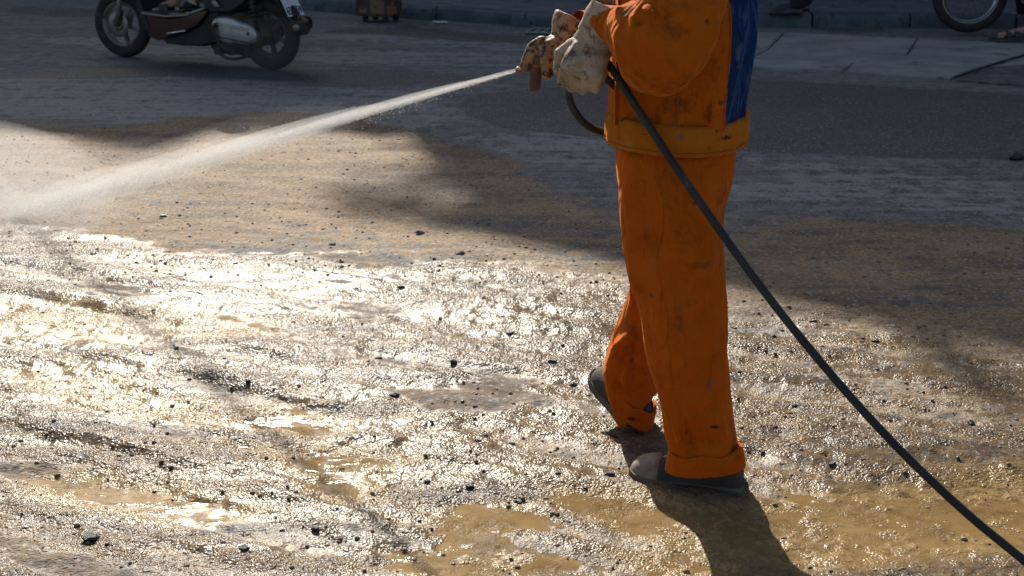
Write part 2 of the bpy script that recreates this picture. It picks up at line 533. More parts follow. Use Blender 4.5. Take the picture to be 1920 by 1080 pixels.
for nm, chans in (('cover', (dirt, wet, fresh, dust)), ('stain', (grime, pond, np.clip(rut * .5 + .5, 0, 1), near))):
    at = gm.attributes.new(nm, 'FLOAT_COLOR', 'POINT')
    at.data.foreach_set('color', np.stack(chans, 1).astype(np.float32).ravel())

m = Mat('muddy_road', True)
c = m.coord()
av = m.node('Attribute', attribute_name='cover')
sv = m.node('Attribute', attribute_name='stain')
sc_ = m.node('SeparateColor'); m.put(sc_.inputs[0], av.outputs['Color'])
ss_ = m.node('SeparateColor'); m.put(ss_.inputs[0], sv.outputs['Color'])
vDirt, vWet, vFreshShade, vDust = sc_.outputs[0], sc_.outputs[1], sc_.outputs[2], av.outputs['Alpha']
vGrimeShadow, vPond, vRut = ss_.outputs[0], ss_.outputs[1], ss_.outputs[2]
st = m.mapping(c, (0.55, 6.0, 1), (0, 0, -ROAD))
n_str = m.noise(st, 1.6, 5, .65)
n_mid = m.noise(c, 9, 5, .68)
n_fin = m.noise(c, 55, 3, .7)
n_gri = m.noise(c, 190, 1, .7)
grey = m.mix(m.step(n_mid, .3, .7), (.062, .060, .058), (.180, .174, .166))
grey = m.mix(m.math('MULTIPLY', m.step(n_str, .42, .66), .55), grey, (.23, .22, .205))
dustc = m.mix(m.step(n_fin, .35, .65), (.25, .245, .235), (.36, .355, .34))
freshshadec = m.mix(m.step(n_fin, .35, .7), (.024, .024, .027), (.088, .086, .088))
n_lrg = m.noise(c, 2.6, 4, .65)
dirtc = m.mix(m.step(n_mid, .32, .68), (.135, .080, .036), (.27, .178, .088))
dirtc = m.mix(m.math('MULTIPLY', m.step(n_lrg, .46, .62), .72), dirtc, (.105, .070, .040))
dirtc = m.mix(m.math('MULTIPLY', m.step(n_lrg, .46, .32), .5), dirtc, (.33, .235, .130))
dirtc = m.mix(m.math('MULTIPLY', m.step(n_str, .40, .62), .7), dirtc, (.31, .205, .105))
dirtc = m.mix(m.math('MULTIPLY', m.step(n_fin, .48, .66), .72), dirtc, (.080, .052, .030))
def edge(v, amt, lo, hi):
    q = m.math('ADD', m.math('MULTIPLY', m.math('SUBTRACT', n_mid, .5), amt), v)
    q = m.math('ADD', m.math('MULTIPLY', m.math('SUBTRACT', n_str, .5), amt), q)
    return m.step(q, lo, hi)
col = m.mix(m.math('MULTIPLY', edge(vDust, 1.9, .30, .95), .62), grey, dustc)
col = m.mix(m.math('MULTIPLY', edge(vFreshShade, .7, .30, .70), .9), col, freshshadec)
col = m.mix(edge(vDirt, 1.0, .32, .72), col, dirtc)
col = m.mix(m.math('MULTIPLY', edge(vGrimeShadow, .8, .35, .75), .75), col, (.060, .044, .030))
spk = m.voronoi(c, 48)
spc = m.voronoi(c, 48, out='Color')
sps = m.node('SeparateColor'); m.put(sps.inputs[0], spc)
col = m.mix(m.math('MULTIPLY', m.step(n_gri, .50, .72), .45), col, m.mix(.6, col, (.34, .32, .29)))
col = m.mix(m.math('MULTIPLY', m.step(n_gri, .46, .30), .45), col, m.mix(.6, col, (.02, .018, .016)))
grain = m.math('MULTIPLY', m.step(spk, .38, .22), m.step(sps.outputs[0], .42, .52))
col = m.mix(m.math('MULTIPLY', grain, .75), col, m.mix(sps.outputs[1], (.05, .048, .046), (.36, .33, .29)))
sp2 = m.voronoi(c, 21)
sp2c = m.node('SeparateColor'); m.put(sp2c.inputs[0], m.voronoi(c, 21, out='Color'))
peb = m.math('MULTIPLY', m.step(sp2, .26, .18), m.step(sp2c.outputs[0], .85, .89))
col = m.mix(m.math('MULTIPLY', peb, .8), col, m.mix(m.step(sp2c.outputs[1], .4, .6), (.035, .033, .032), (.25, .235, .215)))
wq = edge(vWet, .95, .25, .80)
wq = m.math('MULTIPLY', wq, m.step(m.math('ADD', vRut, m.math('MULTIPLY', n_str, .6)), .30, .62, .55, 1.0))
col = m.mix(m.math('MULTIPLY', wq, .62), col, m.mix(.66, col, (.040, .027, .015)))
col = m.mix(m.math('MULTIPLY', m.step(vPond, .03, .60), .9), col, m.mix(m.step(n_fin, .35, .65), (.19, .124, .052), (.30, .205, .092)))
rough = m.step(wq, 0, 1, .88, .26)
rough = m.math('ADD', rough, m.math('MULTIPLY', m.math('SUBTRACT', n_fin, .5), .14), clamp=True)
rough = m.math('SUBTRACT', rough, m.math('MULTIPLY', vFreshShade, .28), clamp=True)
g1 = m.voronoi(c, 75, feature='F1')
hgt = m.math('ADD', m.noise(c, 150, 1.5, .5), m.math('MULTIPLY', g1, -.35))
hgt = m.math('ADD', hgt, m.math('MULTIPLY', m.noise(c, 54, 2, .55), 1.0))
film = m.noise(m.mapping(c, (.35, 3.4, 1), (0, 0, -ROAD - .05), (4, 2, 0)), 1.9, 5, .62)
bn = m.node('Bump'); bn.inputs['Distance'].default_value = .0041
m.put(bn.inputs['Height'], hgt); m.put(bn.inputs['Strength'], m.math('MULTIPLY', m.step(film, .36, .64, .45, 1.0), m.math('SUBTRACT', 1.0, m.math('MULTIPLY', vPond, .15))))
bmp = bn.outputs[0]
m.set(Base_Color=col, Roughness=rough, Specular_IOR_Level=m.step(wq, 0, 1, .45, .085), Normal=bmp)
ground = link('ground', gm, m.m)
tag(ground, kind='structure')

# muddy water standing in the hollows: one level sheet, cut to the cells round the hollows
def water_sheet():
    sx, sy = np.arange(-2.3, 2.31, .03), np.arange(2.3, 5.4, .03)
    from bisect import bisect_left
    pg = pond.reshape(ny, nx)
    ii = np.clip(np.searchsorted(gx, sx), 0, nx - 1)
    jj = np.clip(np.searchsorted(gy, sy), 0, ny - 1)
    on = pg[np.ix_(jj, ii)] > .04
    v, f, ids = [], [], {}
    def vid(i, j):
        if (i, j) not in ids:
            ids[(i, j)] = len(v)
            v.append((sx[i] , sy[j], 0.0))
        return ids[(i, j)]
    for j in range(len(sy) - 1):
        for i in range(len(sx) - 1):
            if on[j, i] or on[j + 1, i] or on[j, i + 1] or on[j + 1, i + 1]:
                f.append((vid(i, j), vid(i + 1, j), vid(i + 1, j + 1), vid(i, j + 1)))
    me = bpy.data.meshes.new('puddle_water')
    me.from_pydata(v, [], f)
    return me
m = Mat('muddy_water', True)
c = m.coord()
wn_ = m.noise(c, 3.0, 4, .6)
wc = m.mix(m.step(wn_, .35, .65), (.25, .162, .066), (.33, .222, .098))
m.set(Base_Color=wc, Roughness=m.step(m.noise(c, 20, 3, .6), .3, .7, .05, .13), Specular_IOR_Level=.25, Alpha=m.step(m.noise(c, 9, 4, .65), .35, .65, .45, .85))
rip = m.math('MULTIPLY', m.math('ADD', m.noise(c, 60, 2, .55), m.noise(c, 170, 2, .5)), m.step(m.noise(m.mapping(c, (2.2, 8, 1), (0, 0, -ROAD)), 1.6, 4, .65), .50, .66, .04, 1.0))
m.set(Normal=m.bump(rip, .38, .0028))
pw = link('puddle_water', water_sheet(), m.m)
tag(pw, kind='structure')

def ground_z(px, py):
    i = min(max(int(np.searchsorted(gx, px)), 0), nx - 1)
    j = min(max(int(np.searchsorted(gy, py)), 0), ny - 1)
    return float(max(h[j * nx + i], 0.0 if pond[j * nx + i] > .3 else -1))

# ------------------------------------------------------------------ materials of the street
M_kerb = plain('kerb_stone_paint', (.066, .080, .092), (.105, .122, .134), .8, 6, .5, 40, dirt=(.05, .045, .04), dirt_at=.55)
M_slab = plain('pavement_slab', (.115, .118, .128), (.165, .168, .178), .82, 3, .5, 45, dirt=(.085, .075, .068), dirt_at=.55)
M_conc = plain('worn_concrete', (.20, .195, .188), (.29, .282, .27), .85, 2.2, .6, 30, dirt=(.10, .092, .082), dirt_at=.56)
M_joint = plain('joint_dirt', (.035, .031, .027), (.06, .053, .045), .95, 10, .5, 60)
M_iron = plain('cast_iron', (.03, .03, .032), (.06, .055, .05), .6, 12, .4, 80, metal=.6, dirt=(.10, .05, .025))

# ------------------------------------------------------------------ kerb and pavement
kerb_line = [Vector((*p, 0)) for p in [(-12.135, 19.915), (-7.317, 17.912), (-3.685, 15.842), (-2.072, 14.737), (-1.064, 14.002), (-0.489, 13.727), (0.0, 13.42), (0.392, 13.187), (0.731, 13.125), (1.418, 13.166), (2.256, 13.292), (3.783, 13.229), (4.688, 13.146), (6.875, 12.843), (10.269, 12.312)]]
KL = catmull(kerb_line, 6)
cum = [0.0]
for i in range(1, len(KL)):
    cum.append(cum[-1] + (KL[i] - KL[i - 1]).length)
def kerb_at(s):
    s = min(max(s, 0), cum[-1] - 1e-6)
    i = max(j for j in range(len(cum)) if cum[j] <= s)
    i = min(i, len(KL) - 2)
    d = (KL[i + 1] - KL[i]).normalized()
    return KL[i] + d * (s - cum[i]), d, Vector((-d.y, d.x, 0))
# pavement bed: a strip behind the kerb reaching under the houses
bed = MB()
K = 70
v = []
for k in range(K + 1):
    p, d, n = kerb_at(cum[-1] * k / K)
    q = p + n * .17
    w = p + Vector((RB[0], RB[1], 0)) * 14
    v += [(q.x, q.y, -.05), (q.x, q.y, .085), (w.x, w.y, .085)]
bed.add(v, [(3 * k + i, 3 * k + 3 + i, 3 * k + 4 + i, 3 * k + 1 + i) for k in range(K) for i in (0, 1)])
pavement = bed.build('pavement', M_joint, smooth=False)
tag(pavement, kind='structure')
kerb = empty('kerb', KL[0])
tag(kerb, kind='structure')
kerb.location = (0, 0, 0)
s_ = 0.0
while s_ < cum[-1] - 1.0:
    L_ = 0.93 + random.uniform(-.05, .05)
    p, d, n = kerb_at(s_ + L_ / 2)
    if -13 < p.x < 11:
        rot = Matrix((d, n, Vector((0, 0, 1)))).transposed()
        rings = []
        for t in (-.5, -.485, .485, .5):
            e = .006 if abs(t) == .5 else 0
            xx = t * (L_ - .016)
            prof = [(-.002 + e, -.06), (-.002 + e, .070 - e), (.012, .108 - e), (.045, .124 - e), (.165 - e, .126 - e), (.165 - e, -.06)]
            rings.append([rot @ Vector((xx, y_, z_ + random.uniform(-.002, .002))) + p for y_, z_ in prof])
        v, f = loft(rings)
        o = MB().add(v, f).build('kerb_stone', M_kerb, kerb, smooth=False)
        o.location = (0, 0, random.uniform(-.006, .004))
    s_ += L_
# paving slabs laid in rows parallel to the kerb's general run
slab_mesh = []
for k in range(3):
    mb = MB().box((0, 0, 0), (.592, .592, .05), bev=.006)
    o_ = mb.build('paving_slab', M_slab, smooth=False)
    slab_mesh.append(o_.data)
    bpy.data.objects.remove(o_)
cl = [(p.x, p.y) for p in KL]
def behind_kerb(px, py):
    j = min(range(len(KL)), key=lambda i: (KL[i].x - px) ** 2 + (KL[i].y - py) ** 2)
    i = min(max(j, 1), len(KL) - 2)
    d = (KL[i + 1] - KL[i - 1]).normalized()
    return (Vector((px, py, 0)) - KL[j]).dot(Vector((-d.y, d.x, 0)))
PAV = R(-9)
pa, pb = Vector((math.cos(PAV), math.sin(PAV), 0)), Vector((-math.sin(PAV), math.cos(PAV), 0))
cnt = 0
for i in range(-14, 15):
    for j in range(20, 36):
        q = pa * (.6 * (i + .5 * (j % 2))) + pb * (.6 * j)
        if not (-.30 * q.y - 1.6 < q.x < .42 * q.y + .8) or q.y > 18.2:
            continue
        corners = [q + pa * sx * .296 + pb * sy * .296 for sx in (-1, 1) for sy in (-1, 1)]
        if min(behind_kerb(cn.x, cn.y) for cn in corners) < .165 or cnt >= 290:
            continue
        o = bpy.data.objects.new('paving_slab', slab_mesh[cnt % 3])
        COL.objects.link(o)
        o.parent = pavement
        o.location = (q.x, q.y, .092 + random.uniform(-.0035, .0035))
        o.rotation_euler = (random.uniform(-.006, .006), random.uniform(-.006, .006), PAV + random.uniform(-.004, .004))
        cnt += 1
# border infill between kerb and slabs
inf = MB()
v = []
for k in range(K + 1):
    p, d, n = kerb_at(cum[-1] * k / K)
    q, w = p + n * .165, p + n * 1.0
    v += [(q.x, q.y, .1145), (w.x, w.y, .1135)]
inf.add(v, [(2 * k, 2 * k + 2, 2 * k + 3, 2 * k + 1) for k in range(K)])
inf = inf.build('mortar_border', M_slab, pavement, smooth=False)

# ------------------------------------------------------------------ concrete apron in front of the kerb on the right
apron = empty('concrete_apron')
tag(apron, kind='structure')
def apron_slab(c4, top):
    """a worn slab over four ground corners"""
    P = [Vector((*q, 0)) for q in c4]
    cen = sum(P, Vector()) / 4
    rings = []
    for z, e in ((-.04, 0), (top - .012, 0), (top, .012)):
        ring = []
        for i in range(4):
            a, b = P[i], P[(i + 1) % 4]
            for t in (0, .12, .3, .5, .7, .88):
                q = a.lerp(b, t)
                q = q + (cen - q).normalized() * (e + .008 + .006 * math.sin(q.x * 9 + q.y * 13))
                ring.append((q.x, q.y, z + random.uniform(-.0015, .0015)))
        rings.append(ring)
    v, f = loft(rings)
    return MB().add(v, f).build('concrete_slab', M_conc, apron, smooth=False)
for quad in (([(0.913, 12.922), (2.406, 12.687), (2.082, 11.624), (0.754, 11.89)]), ([(2.406, 12.687), (3.474, 12.276), (3.109, 11.245), (2.082, 11.624)]), ([(3.474, 12.276), (4.409, 11.822), (4.053, 10.832), (3.109, 11.245)]), ([(4.409, 11.822), (5.265, 11.369), (4.808, 10.342), (4.053, 10.832)]),
             ([(0.752, 11.856), (2.076, 11.591), (1.866, 11.094), (0.64, 11.431)]), ([(2.076, 11.591), (4.043, 10.804), (3.44, 10.555), (1.866, 11.094)]),
             ([(0.639, 11.4), (2.591, 10.818), (2.41, 10.368), (0.494, 11.006)]), ([(2.591, 10.818), (3.424, 10.528), (3.106, 10.039), (2.41, 10.368)])):
    apron_slab(quad, .024)
M_fill = plain('road_patch', (.06, .06, .062), (.10, .098, .096), .85, 5, .6, 60, dirt=(.15, .145, .14), dirt_at=.5)
rp = MB()
q = [(3.516, 10.609), (4.048, 10.818), (5.159, 10.265), (4.638, 9.18), (3.633, 9.659), (3.132, 9.99)]
rp.add([(a, b, -.01) for a, b in q] + [(a, b, .017) for a, b in q], [(6, 7, 8, 9, 10, 11)] + [(i, (i + 1) % 6, 6 + (i + 1) % 6, 6 + i) for i in range(6)])
tag(rp.build('road_patch', M_fill, smooth=False), kind='structure')
# dark seam where the slabs end, drawn as a thin raised lip
lip = MB()
lip.tube([(*(3.113, 10.014), .03), (*(3.446, 10.448), .034), (*(3.859, 10.976), .034), (*(4.541, 11.822), .03), (*(5.101, 12.46), .02)], .009, 8, 4)
tag(lip.build('slab_end_seam', plain('dark_seam', (.012, .012, .014), (.03, .03, .03), .6)), 'thin dark lip along the seam where the concrete slabs end', 'rubber strip')

# drain grate by the kerb
gr = empty('drain_grate', (*(0.334, 12.843), .004), R(-14))
tag(gr, 'dark iron drain grate set in the gutter beside the blue kerb', 'drain grate')
MB().box((0, 0, .008), (.36, .34, .008)).build('pit', M_joint, gr, smooth=False)
fr = MB()
for a, b, sx, sy in ((0, -.165, .38, .025), (0, .165, .38, .025), (-.178, 0, .025, .31), (.178, 0, .025, .31)):
    fr.box((a, b, .016), (sx, sy, .018), bev=.003)
fr.build('frame', M_conc, gr, smooth=False)
for k in range(4):
    MB().box((-.108 + k * .072, 0, .0145), (.028, .30, .010), bev=.002).build('bar', M_conc, gr, smooth=False)

# ------------------------------------------------------------------ houses across the street (they throw the shade)
def house(label, a0, a1, hgt, b0, depth, wall_cols, floors, n_win, shutter, extra=None, base=.085):
    o = empty('town_house', (0, 0, 0))
    ox, oy = ab((a0 + a1) / 2, b0)
    o.location = (ox, oy, base)
    o.rotation_euler = (0, 0, ROAD)
    tag(o, label, 'house', 'town houses along the far side of the street')
    w = a1 - a0
    mw = plain('wall_paint', *wall_cols, .9, 1.2, .3, 30, dirt=tuple(q * .55 for q in wall_cols[0]), dirt_at=.6)
    mt = plain('trim_paint', (.42, .40, .36), (.5, .48, .43), .8, 3)
    mg = Mat('window_glass').set(Base_Color=(.02, .025, .03), Roughness=.06).m
    ms = plain('shutter_paint', shutter, tuple(q * .8 for q in shutter), .55, 2, .2, 30, metal=.3)
    MB().box((0, depth / 2 + .02, hgt / 2), (w - .02, depth, hgt)).build('wall', mw, o, smooth=False)
    fh = hgt / floors
    sh = MB()
    for k in range(22):
        sh.box((0, -.005, .10 + .12 * k), (w * .72, .05, .108), bev=.012)
    sh.build('roller_shutter', ms, o, smooth=False)
    MB().box((0, -.03, 2.86), (w * .78, .09, .26), bev=.02).build('shutter_box', mt, o, smooth=False)
    for fl in range(1, floors):
        z0 = fl * fh
        MB().box((0, -.30, z0 + .05), (w * .94, .72, .12), bev=.02).build('balcony_slab', mt, o, smooth=False)
        rl = MB()
        for k in range(int(w / .14)):
            rl.box((-w * .46 + k * .14, -.62, z0 + .55), (.016, .016, .9))
        rl.box((0, -.62, z0 + 1.02), (w * .93, .04, .04))
        tag(rl.build('balcony_rail', M_iron, o, smooth=False))
        for k in range(n_win):
            cx = (k + .5) / n_win * w * .9 - w * .45
            fw = MB()
            ww, wh = w * .9 / n_win * .62, fh * .56
            for sx, sz, dx, dz in ((ww + .14, .07, 0, wh / 2 + .035), (ww + .14, .07, 0, -wh / 2 - .035), (.07, wh, -ww / 2 - .035, 0), (.07, wh, ww / 2 + .035, 0), (.04, wh, 0, 0)):
                fw.box((cx + dx, -.01, z0 + .35 + wh / 2 + dz), (sx, .09, sz))
            win = fw.build('window', mt, o, smooth=False)
            MB().box((cx, .004, z0 + .35 + wh / 2), (ww, .02, wh)).build('pane', mg, win, smooth=False)
    MB().box((0, -.06, hgt - .07), (w, .2, .16), bev=.03).build('cornice', mt, o, smooth=False)
    if extra:
        extra(o, w, hgt, mw, mt)
    return o
M_tin = plain('tin_roof', (.20, .06, .04), (.26, .10, .07), .55, 4, .3, 20, metal=.3)
def tank(o, w, hgt, mw, mt):
    mb = MB().lathe([(0, 0), (.52, .02), (.54, .5), (.52, 1.15), (.3, 1.32), (0, 1.36)], 24, 'Z', (w * .2, 3.0, hgt + .5))
    mb.build('water_tank', plain('tank_steel', (.5, .5, .5), (.6, .6, .6), .3, 3, .1, metal=.9), o)
    for sx in (-.35, .35):
        for sy in (-.35, .35):
            MB().box((w * .2 + sx, 3.0 + sy, hgt + .26), (.05, .05, .52)).build('tank_leg', M_iron, o, smooth=False)
def tin_roof(o, w, hgt, mw, mt):
    # sloping tin roof over the top terrace, its eave reaching out past the left wall
    x0, x1 = -w / 2 - .18, w / 2
    zl, zr = hgt + .02, hgt + .50
    n = int((x1 - x0) / .09)
    v = []
    for i in range(n + 1):
        t = i / n
        xx = x0 + (x1 - x0) * t
        zz = zl + (zr - zl) * min(1, max(0, (xx + w / 2) / (w * .3))) - (.17 * (-w / 2 - xx) / .8 if xx < -w / 2 else 0) + (.012 if i % 2 else -.012)
        v += [(xx, -.15, zz), (xx, 6.5, zz), (xx, -.15, zz - .05), (xx, 6.5, zz - .05)]
    f = []
    for i in range(n):
        a, b = 4 * i, 4 * i + 4
        f += [(a, b, b + 1, a + 1), (a + 2, a + 3, b + 3, b + 2), (a, a + 2, b + 2, b), (a + 1, b + 1, b + 3, a + 3)]
    f += [(0, 1, 3, 2), (4 * n, 4 * n + 2, 4 * n + 3, 4 * n + 1)]
    MB().add(v, f).build('tin_roof', M_tin, o, smooth=False)
    gz = MB()
    gz.prism([(-w / 2 + .01, hgt - .03), (w / 2 - .01, hgt - .03), (w / 2 - .01, hgt + .45), (-w * .2, hgt + .43), (-w / 2 + .01, hgt - .02)], .1, .25)
    gz.build('gable_wall', mw, o, smooth=False)
FB = 18.0
house('tall cream town house at the far left of the row', -33, -24.2, 10.717, FB, 9, ((.42, .36, .25), (.50, .44, .32)), 4, 3, (.10, .16, .14), tank)
house('grey-green town house with a flat roof left of the low terrace', -24.1, -15.45, 9.758, FB, 9, ((.30, .34, .30), (.36, .40, .36)), 4, 3, (.20, .20, .21))
house('narrow yellow town house with the lowest roof of the row', -15.35, -13.72, 9.022, FB, 9, ((.46, .34, .12), (.52, .40, .17)), 4, 1, (.14, .09, .06))
house('pale blue town house under a red tin roof', -13.65, -6.6, 10.381, FB, 9, ((.30, .36, .42), (.36, .42, .48)), 4, 2, (.12, .13, .15), tin_roof)
house('ochre town house with a steel water tank on the roof', -6.5, .6, 11.357, FB, 9, ((.44, .30, .14), (.52, .38, .20)), 4, 2, (.16, .17, .18), tank)
house('white town house at the right of the row', .7, 8.5, 10.077, FB, 9, ((.52, .50, .46), (.6, .58, .54)), 4, 3, (.08, .12, .18))

# unseen potted tree and shrubs, added on the roofs to break up the shade edge
M_leaf = plain('leaf_green', (.035, .075, .018), (.06, .11, .03), .6, 6, .1)
M_bark = plain('bark', (.08, .055, .035), (.12, .085, .055), .9, 12, .5)
M_pot = plain('clay_pot', (.30, .13, .07), (.36, .17, .10), .8, 8)
def added_pot_tree(label, a, b, z0, trunk, rad, n, seed):
    r_ = random.Random(seed)
    px, py = ab(a, b)
    o = empty('added_potted_tree', (px, py, z0))
    tag(o, label, 'potted tree', 'unseen potted trees added on the roofs to break up the shade edge')
    MB().lathe([(.001, 0), (.14, 0), (.20, .30), (.215, .31), (.19, .31), (.17, .25), (.001, .25)], 18, 'Z').build('pot', M_pot, o)
    tk = MB().tube([(0, 0, .2), (.03, .02, trunk * .5), (0, 0, trunk)], [.035, .028, .02], 8, 3)
    for k in range(6):
        t_ = r_.uniform(0, 6.28)
        tk.tube([(0, 0, trunk * .75), (math.cos(t_) * rad[0] * .35, math.sin(t_) * rad[0] * .35, trunk + .1), (math.cos(t_) * rad[0] * .7, math.sin(t_) * rad[0] * .7, trunk + rad[1] * r_.uniform(-.3, .5))], [.016, .011, .005], 6)
    tk.build('trunk', M_bark, o)
    lf = MB()
    for k in range(n):
        while True:
            q = Vector((r_.uniform(-1, 1), r_.uniform(-1, 1), r_.uniform(-1, 1)))
            if .25 < q.length < 1 and r_.random() < .35 + .65 * (float(vn(np.array([q.x * 2.2 + seed]), np.array([q.y * 2.2]), np.array([q.z * 2.2]), seed)[0]) > -.1):
                break
        c_ = Vector((q.x * rad[0], q.y * rad[0], trunk + q.z * rad[1]))
        d_ = Vector((r_.uniform(-1, 1), r_.uniform(-1, 1), r_.uniform(-.6, .6))).normalized()
        e_ = d_.orthogonal().normalized() * .022
        l_ = r_.uniform(.05, .085)
        lf.add([c_, c_ + d_ * l_ * .5 + e_, c_ + d_ * l_ - Vector((0, 0, .012)), c_ + d_ * l_ * .5 - e_], [(0, 1, 2, 3)])
    lf.build('crown', M_leaf, o)
added_pot_tree('taller unseen potted tree added on the narrow yellow house to soften the shade edge', -14.16, 18.55, 9.1, 1.40, (.66, .27), 1700, 3)
added_pot_tree('low unseen potted shrub added at the left end of the terrace to break the shade edge', -15.05, 18.4, 9.1, .42, (.32, .20), 420, 5)
added_pot_tree('unseen potted shrub added on the flat grey-green roof to break the shade edge', -16.1, 18.5, 9.84, .38, (.34, .20), 420, 8)

# unseen leaning pole and furled flag, added and shaped to cast a narrow shadow
fp = empty('added_flagpole', (-2.20, 22.23, 10.55))
tag(fp, 'unseen leaning pole with a furled red flag, added to cast a narrow shadow', 'added_flagpole')
fa, fb_ = Vector((0, 0, 0)), Vector((-.36, .20, 1.42))
MB().tube([fa, fb_], [.03, .022], 10).build('pole', M_iron, fp)
fl = MB().tube([fa.lerp(fb_, t_) for t_ in (.35, .5, .65, .8, .95)], [.03, .085, .075, .09, .05], 12, 4)
fo_ = fl.build('furled_flag', plain('red_flag_cloth', (.42, .02, .015), (.5, .04, .02), .85), fp)
crease(fo_, [], .02, 9, (1, 1, .5), 2)

# ------------------------------------------------------------------ cloth, leather and skin
def cloth(name, c1, c2, dark, rough=.85, fade=(.5, .5, .5), fade_amt=0.0, sheen=(1.0, .42, .08), marks=(), fold=1.0):
    """heavy cotton: faded patches, grime, located smears (centre, half size, colour, strength), weave and creases"""
    m = Mat(name)
    c = m.coord()
    col = m.mix(m.step(m.noise(c, 5, 4, .6), .3, .7), c1, c2)
    nf = m.noise(c, 12, 6, .72)
    if fade_amt:
        col = m.mix(m.math('MULTIPLY', m.step(nf, .53, .70), fade_amt), col, fade)
    col = m.mix(m.math('MULTIPLY', m.step(m.noise(c, 8, 6, .75), .52, .72), .65), col, dark)
    v = m.node('TexVoronoi'); m.put(v.inputs['Vector'], c); v.inputs['Scale'].default_value = 30
    vc = m.node('SeparateColor'); m.put(vc.inputs[0], v.outputs['Color'])
    dots = m.math('MULTIPLY', m.step(m.math('ADD', v.outputs['Distance'], m.math('MULTIPLY', m.math('SUBTRACT', nf, .5), .5)), .20, .10), m.step(vc.outputs[0], .80, .85))
    col = m.mix(m.math('MULTIPLY', dots, .8), col, m.mix(vc.outputs[1], (.02, .013, .009), (.13, .105, .085)))
    for cen, half, mc_, amt in marks:
        mp = m.mapping(c, tuple(1 / q for q in half), (0, 0, 0), tuple(-p / q for p, q in zip(cen, half)))
        vl = m.node('VectorMath', operation='LENGTH'); m.put(vl.inputs[0], mp)
        q = m.math('ADD', vl.outputs['Value'], m.math('MULTIPLY', m.math('SUBTRACT', m.noise(c, 70, 4, .75), .5), 2.4))
        col = m.mix(m.math('MULTIPLY', m.step(q, 1.0, .45), amt), col, mc_)
    weave = m.noise(c, 900, 1, .5)
    soft = m.noise(c, 30, 3, .6)
    r1 = m.math('ABSOLUTE', m.math('SUBTRACT', m.noise(m.mapping(c, (7, 7, 3.2), (.5, .35, 0)), 1.0, 3, .55, .6), .5))
    r2 = m.math('ABSOLUTE', m.math('SUBTRACT', m.noise(m.mapping(c, (11, 11, 6), (-.6, -.3, 0)), 1.0, 3, .55, .8), .5))
    fd = m.math('ADD', m.math('MULTIPLY', m.step(r1, 0, .16), -1.0), m.math('MULTIPLY', m.step(r2, 0, .13), -.5))
    m.set(Base_Color=col, Roughness=rough, Specular_IOR_Level=.10, Sheen_Weight=.45, Sheen_Roughness=.32, Sheen_Tint=sheen)
    m.set(Normal=m.bump(weave, .25, .0015, m.bump(soft, .35, .007, m.bump(fd, .55 * fold, .012))))
    return m.m
DKS, GRS = (.018, .011, .008), (.11, .10, .085)
TM = [((0.381, 3.22, 0.278), (.016, .03, .028), DKS, .9), ((0.335, 3.2, 0.707), (.024, .04, .008), GRS, .85), ((0.372, 3.2, 0.787), (.010, .04, .022), DKS, .7), ((0.285, 3.25, 0.87), (.006, .05, .018), DKS, .8), ((0.496, 3.23, 0.198), (.014, .03, .005), DKS, .9),
      ((0.43, 3.24, 0.176), (.006, .03, .012), DKS, .8), ((0.369, 3.2, 0.402), (.012, .03, .028), DKS, .45), ((0.45, 3.2, 0.614), (.05, .05, .012), DKS, .35), ((0.352, 3.2, 0.535), (.02, .04, .03), DKS, .35), ((0.477, 3.22, 0.306), (.012, .03, .020), GRS, .4),
      ((0.296, 3.6, 0.35), (.008, .03, .016), GRS, .6), ((0.329, 3.63, 0.058), (.018, .04, .006), DKS, .9), ((0.415, 3.2, 0.361), (.008, .03, .012), DKS, .6), ((0.421, 3.2, 0.717), (.02, .03, .004), DKS, .5), ((0.307, 3.2, 0.806), (.012, .04, .05), DKS, .3)]
JM = [((0.364, 3.26, 1.03), (.008, .06, .012), GRS, .7), ((0.489, 3.28, 0.984), (.014, .05, .008), DKS, .6), ((0.457, 3.27, 0.96), (.010, .05, .04), DKS, .5), ((0.246, 3.15, 1.202), (.008, .06, .009), GRS, .8), ((0.426, 3.26, 1.097), (.006, .05, .008), DKS, .7),
      ((0.287, 3.26, 1.048), (.008, .05, .010), GRS, .6), ((0.406, 3.26, 0.981), (.03, .05, .03), DKS, .3), ((0.357, 3.1, 1.171), (.03, .06, .02), DKS, .3), ((0.424, 3.13, 1.19), (.006, .05, .009), DKS, .6)]
BM = [((0.511, 3.28, 0.9), (.030, .06, .006), DKS, .9), ((0.39, 3.26, 0.908), (.014, .05, .010), GRS, .5), ((0.478, 3.27, 0.919), (.006, .05, .008), DKS, .7), ((0.31, 3.27, 0.91), (.01, .05, .005), DKS, .6)]
PM = [((0.526, 3.33, 1.094), (.010, .08, .035), (.10, .11, .13), .7), ((0.54, 3.35, 1.178), (.012, .08, .02), (.08, .09, .12), .5), ((0.562, 3.4, 1.021), (.010, .08, .02), (.08, .09, .11), .4)]
M_orange = cloth('orange_jacket_cotton', (.40, .078, .0026), (.48, .100, .0042), (.075, .028, .008), fade=(.42, .15, .03), fade_amt=.35, marks=JM)
M_trous = cloth('orange_trouser_cotton', (.46, .082, .0024), (.55, .108, .0042), (.10, .030, .008), fade=(.44, .145, .03), fade_amt=.35, marks=TM)
M_band = cloth('faded_orange_band', (.40, .112, .007), (.47, .138, .011), (.10, .042, .012), fade=(.42, .21, .055), fade_amt=.45, marks=BM, fold=.6)
M_blue = cloth('blue_back_panel_cotton', (.003, .020, .080), (.005, .028, .105), (.006, .012, .04), fade=(.20, .22, .26), fade_amt=.1, sheen=(.2, .35, .8), marks=PM)
M_seam = plain('seam_thread', (.24, .06, .008), (.30, .08, .012), .9)
m = Mat('dirty_leather')
c = m.coord()
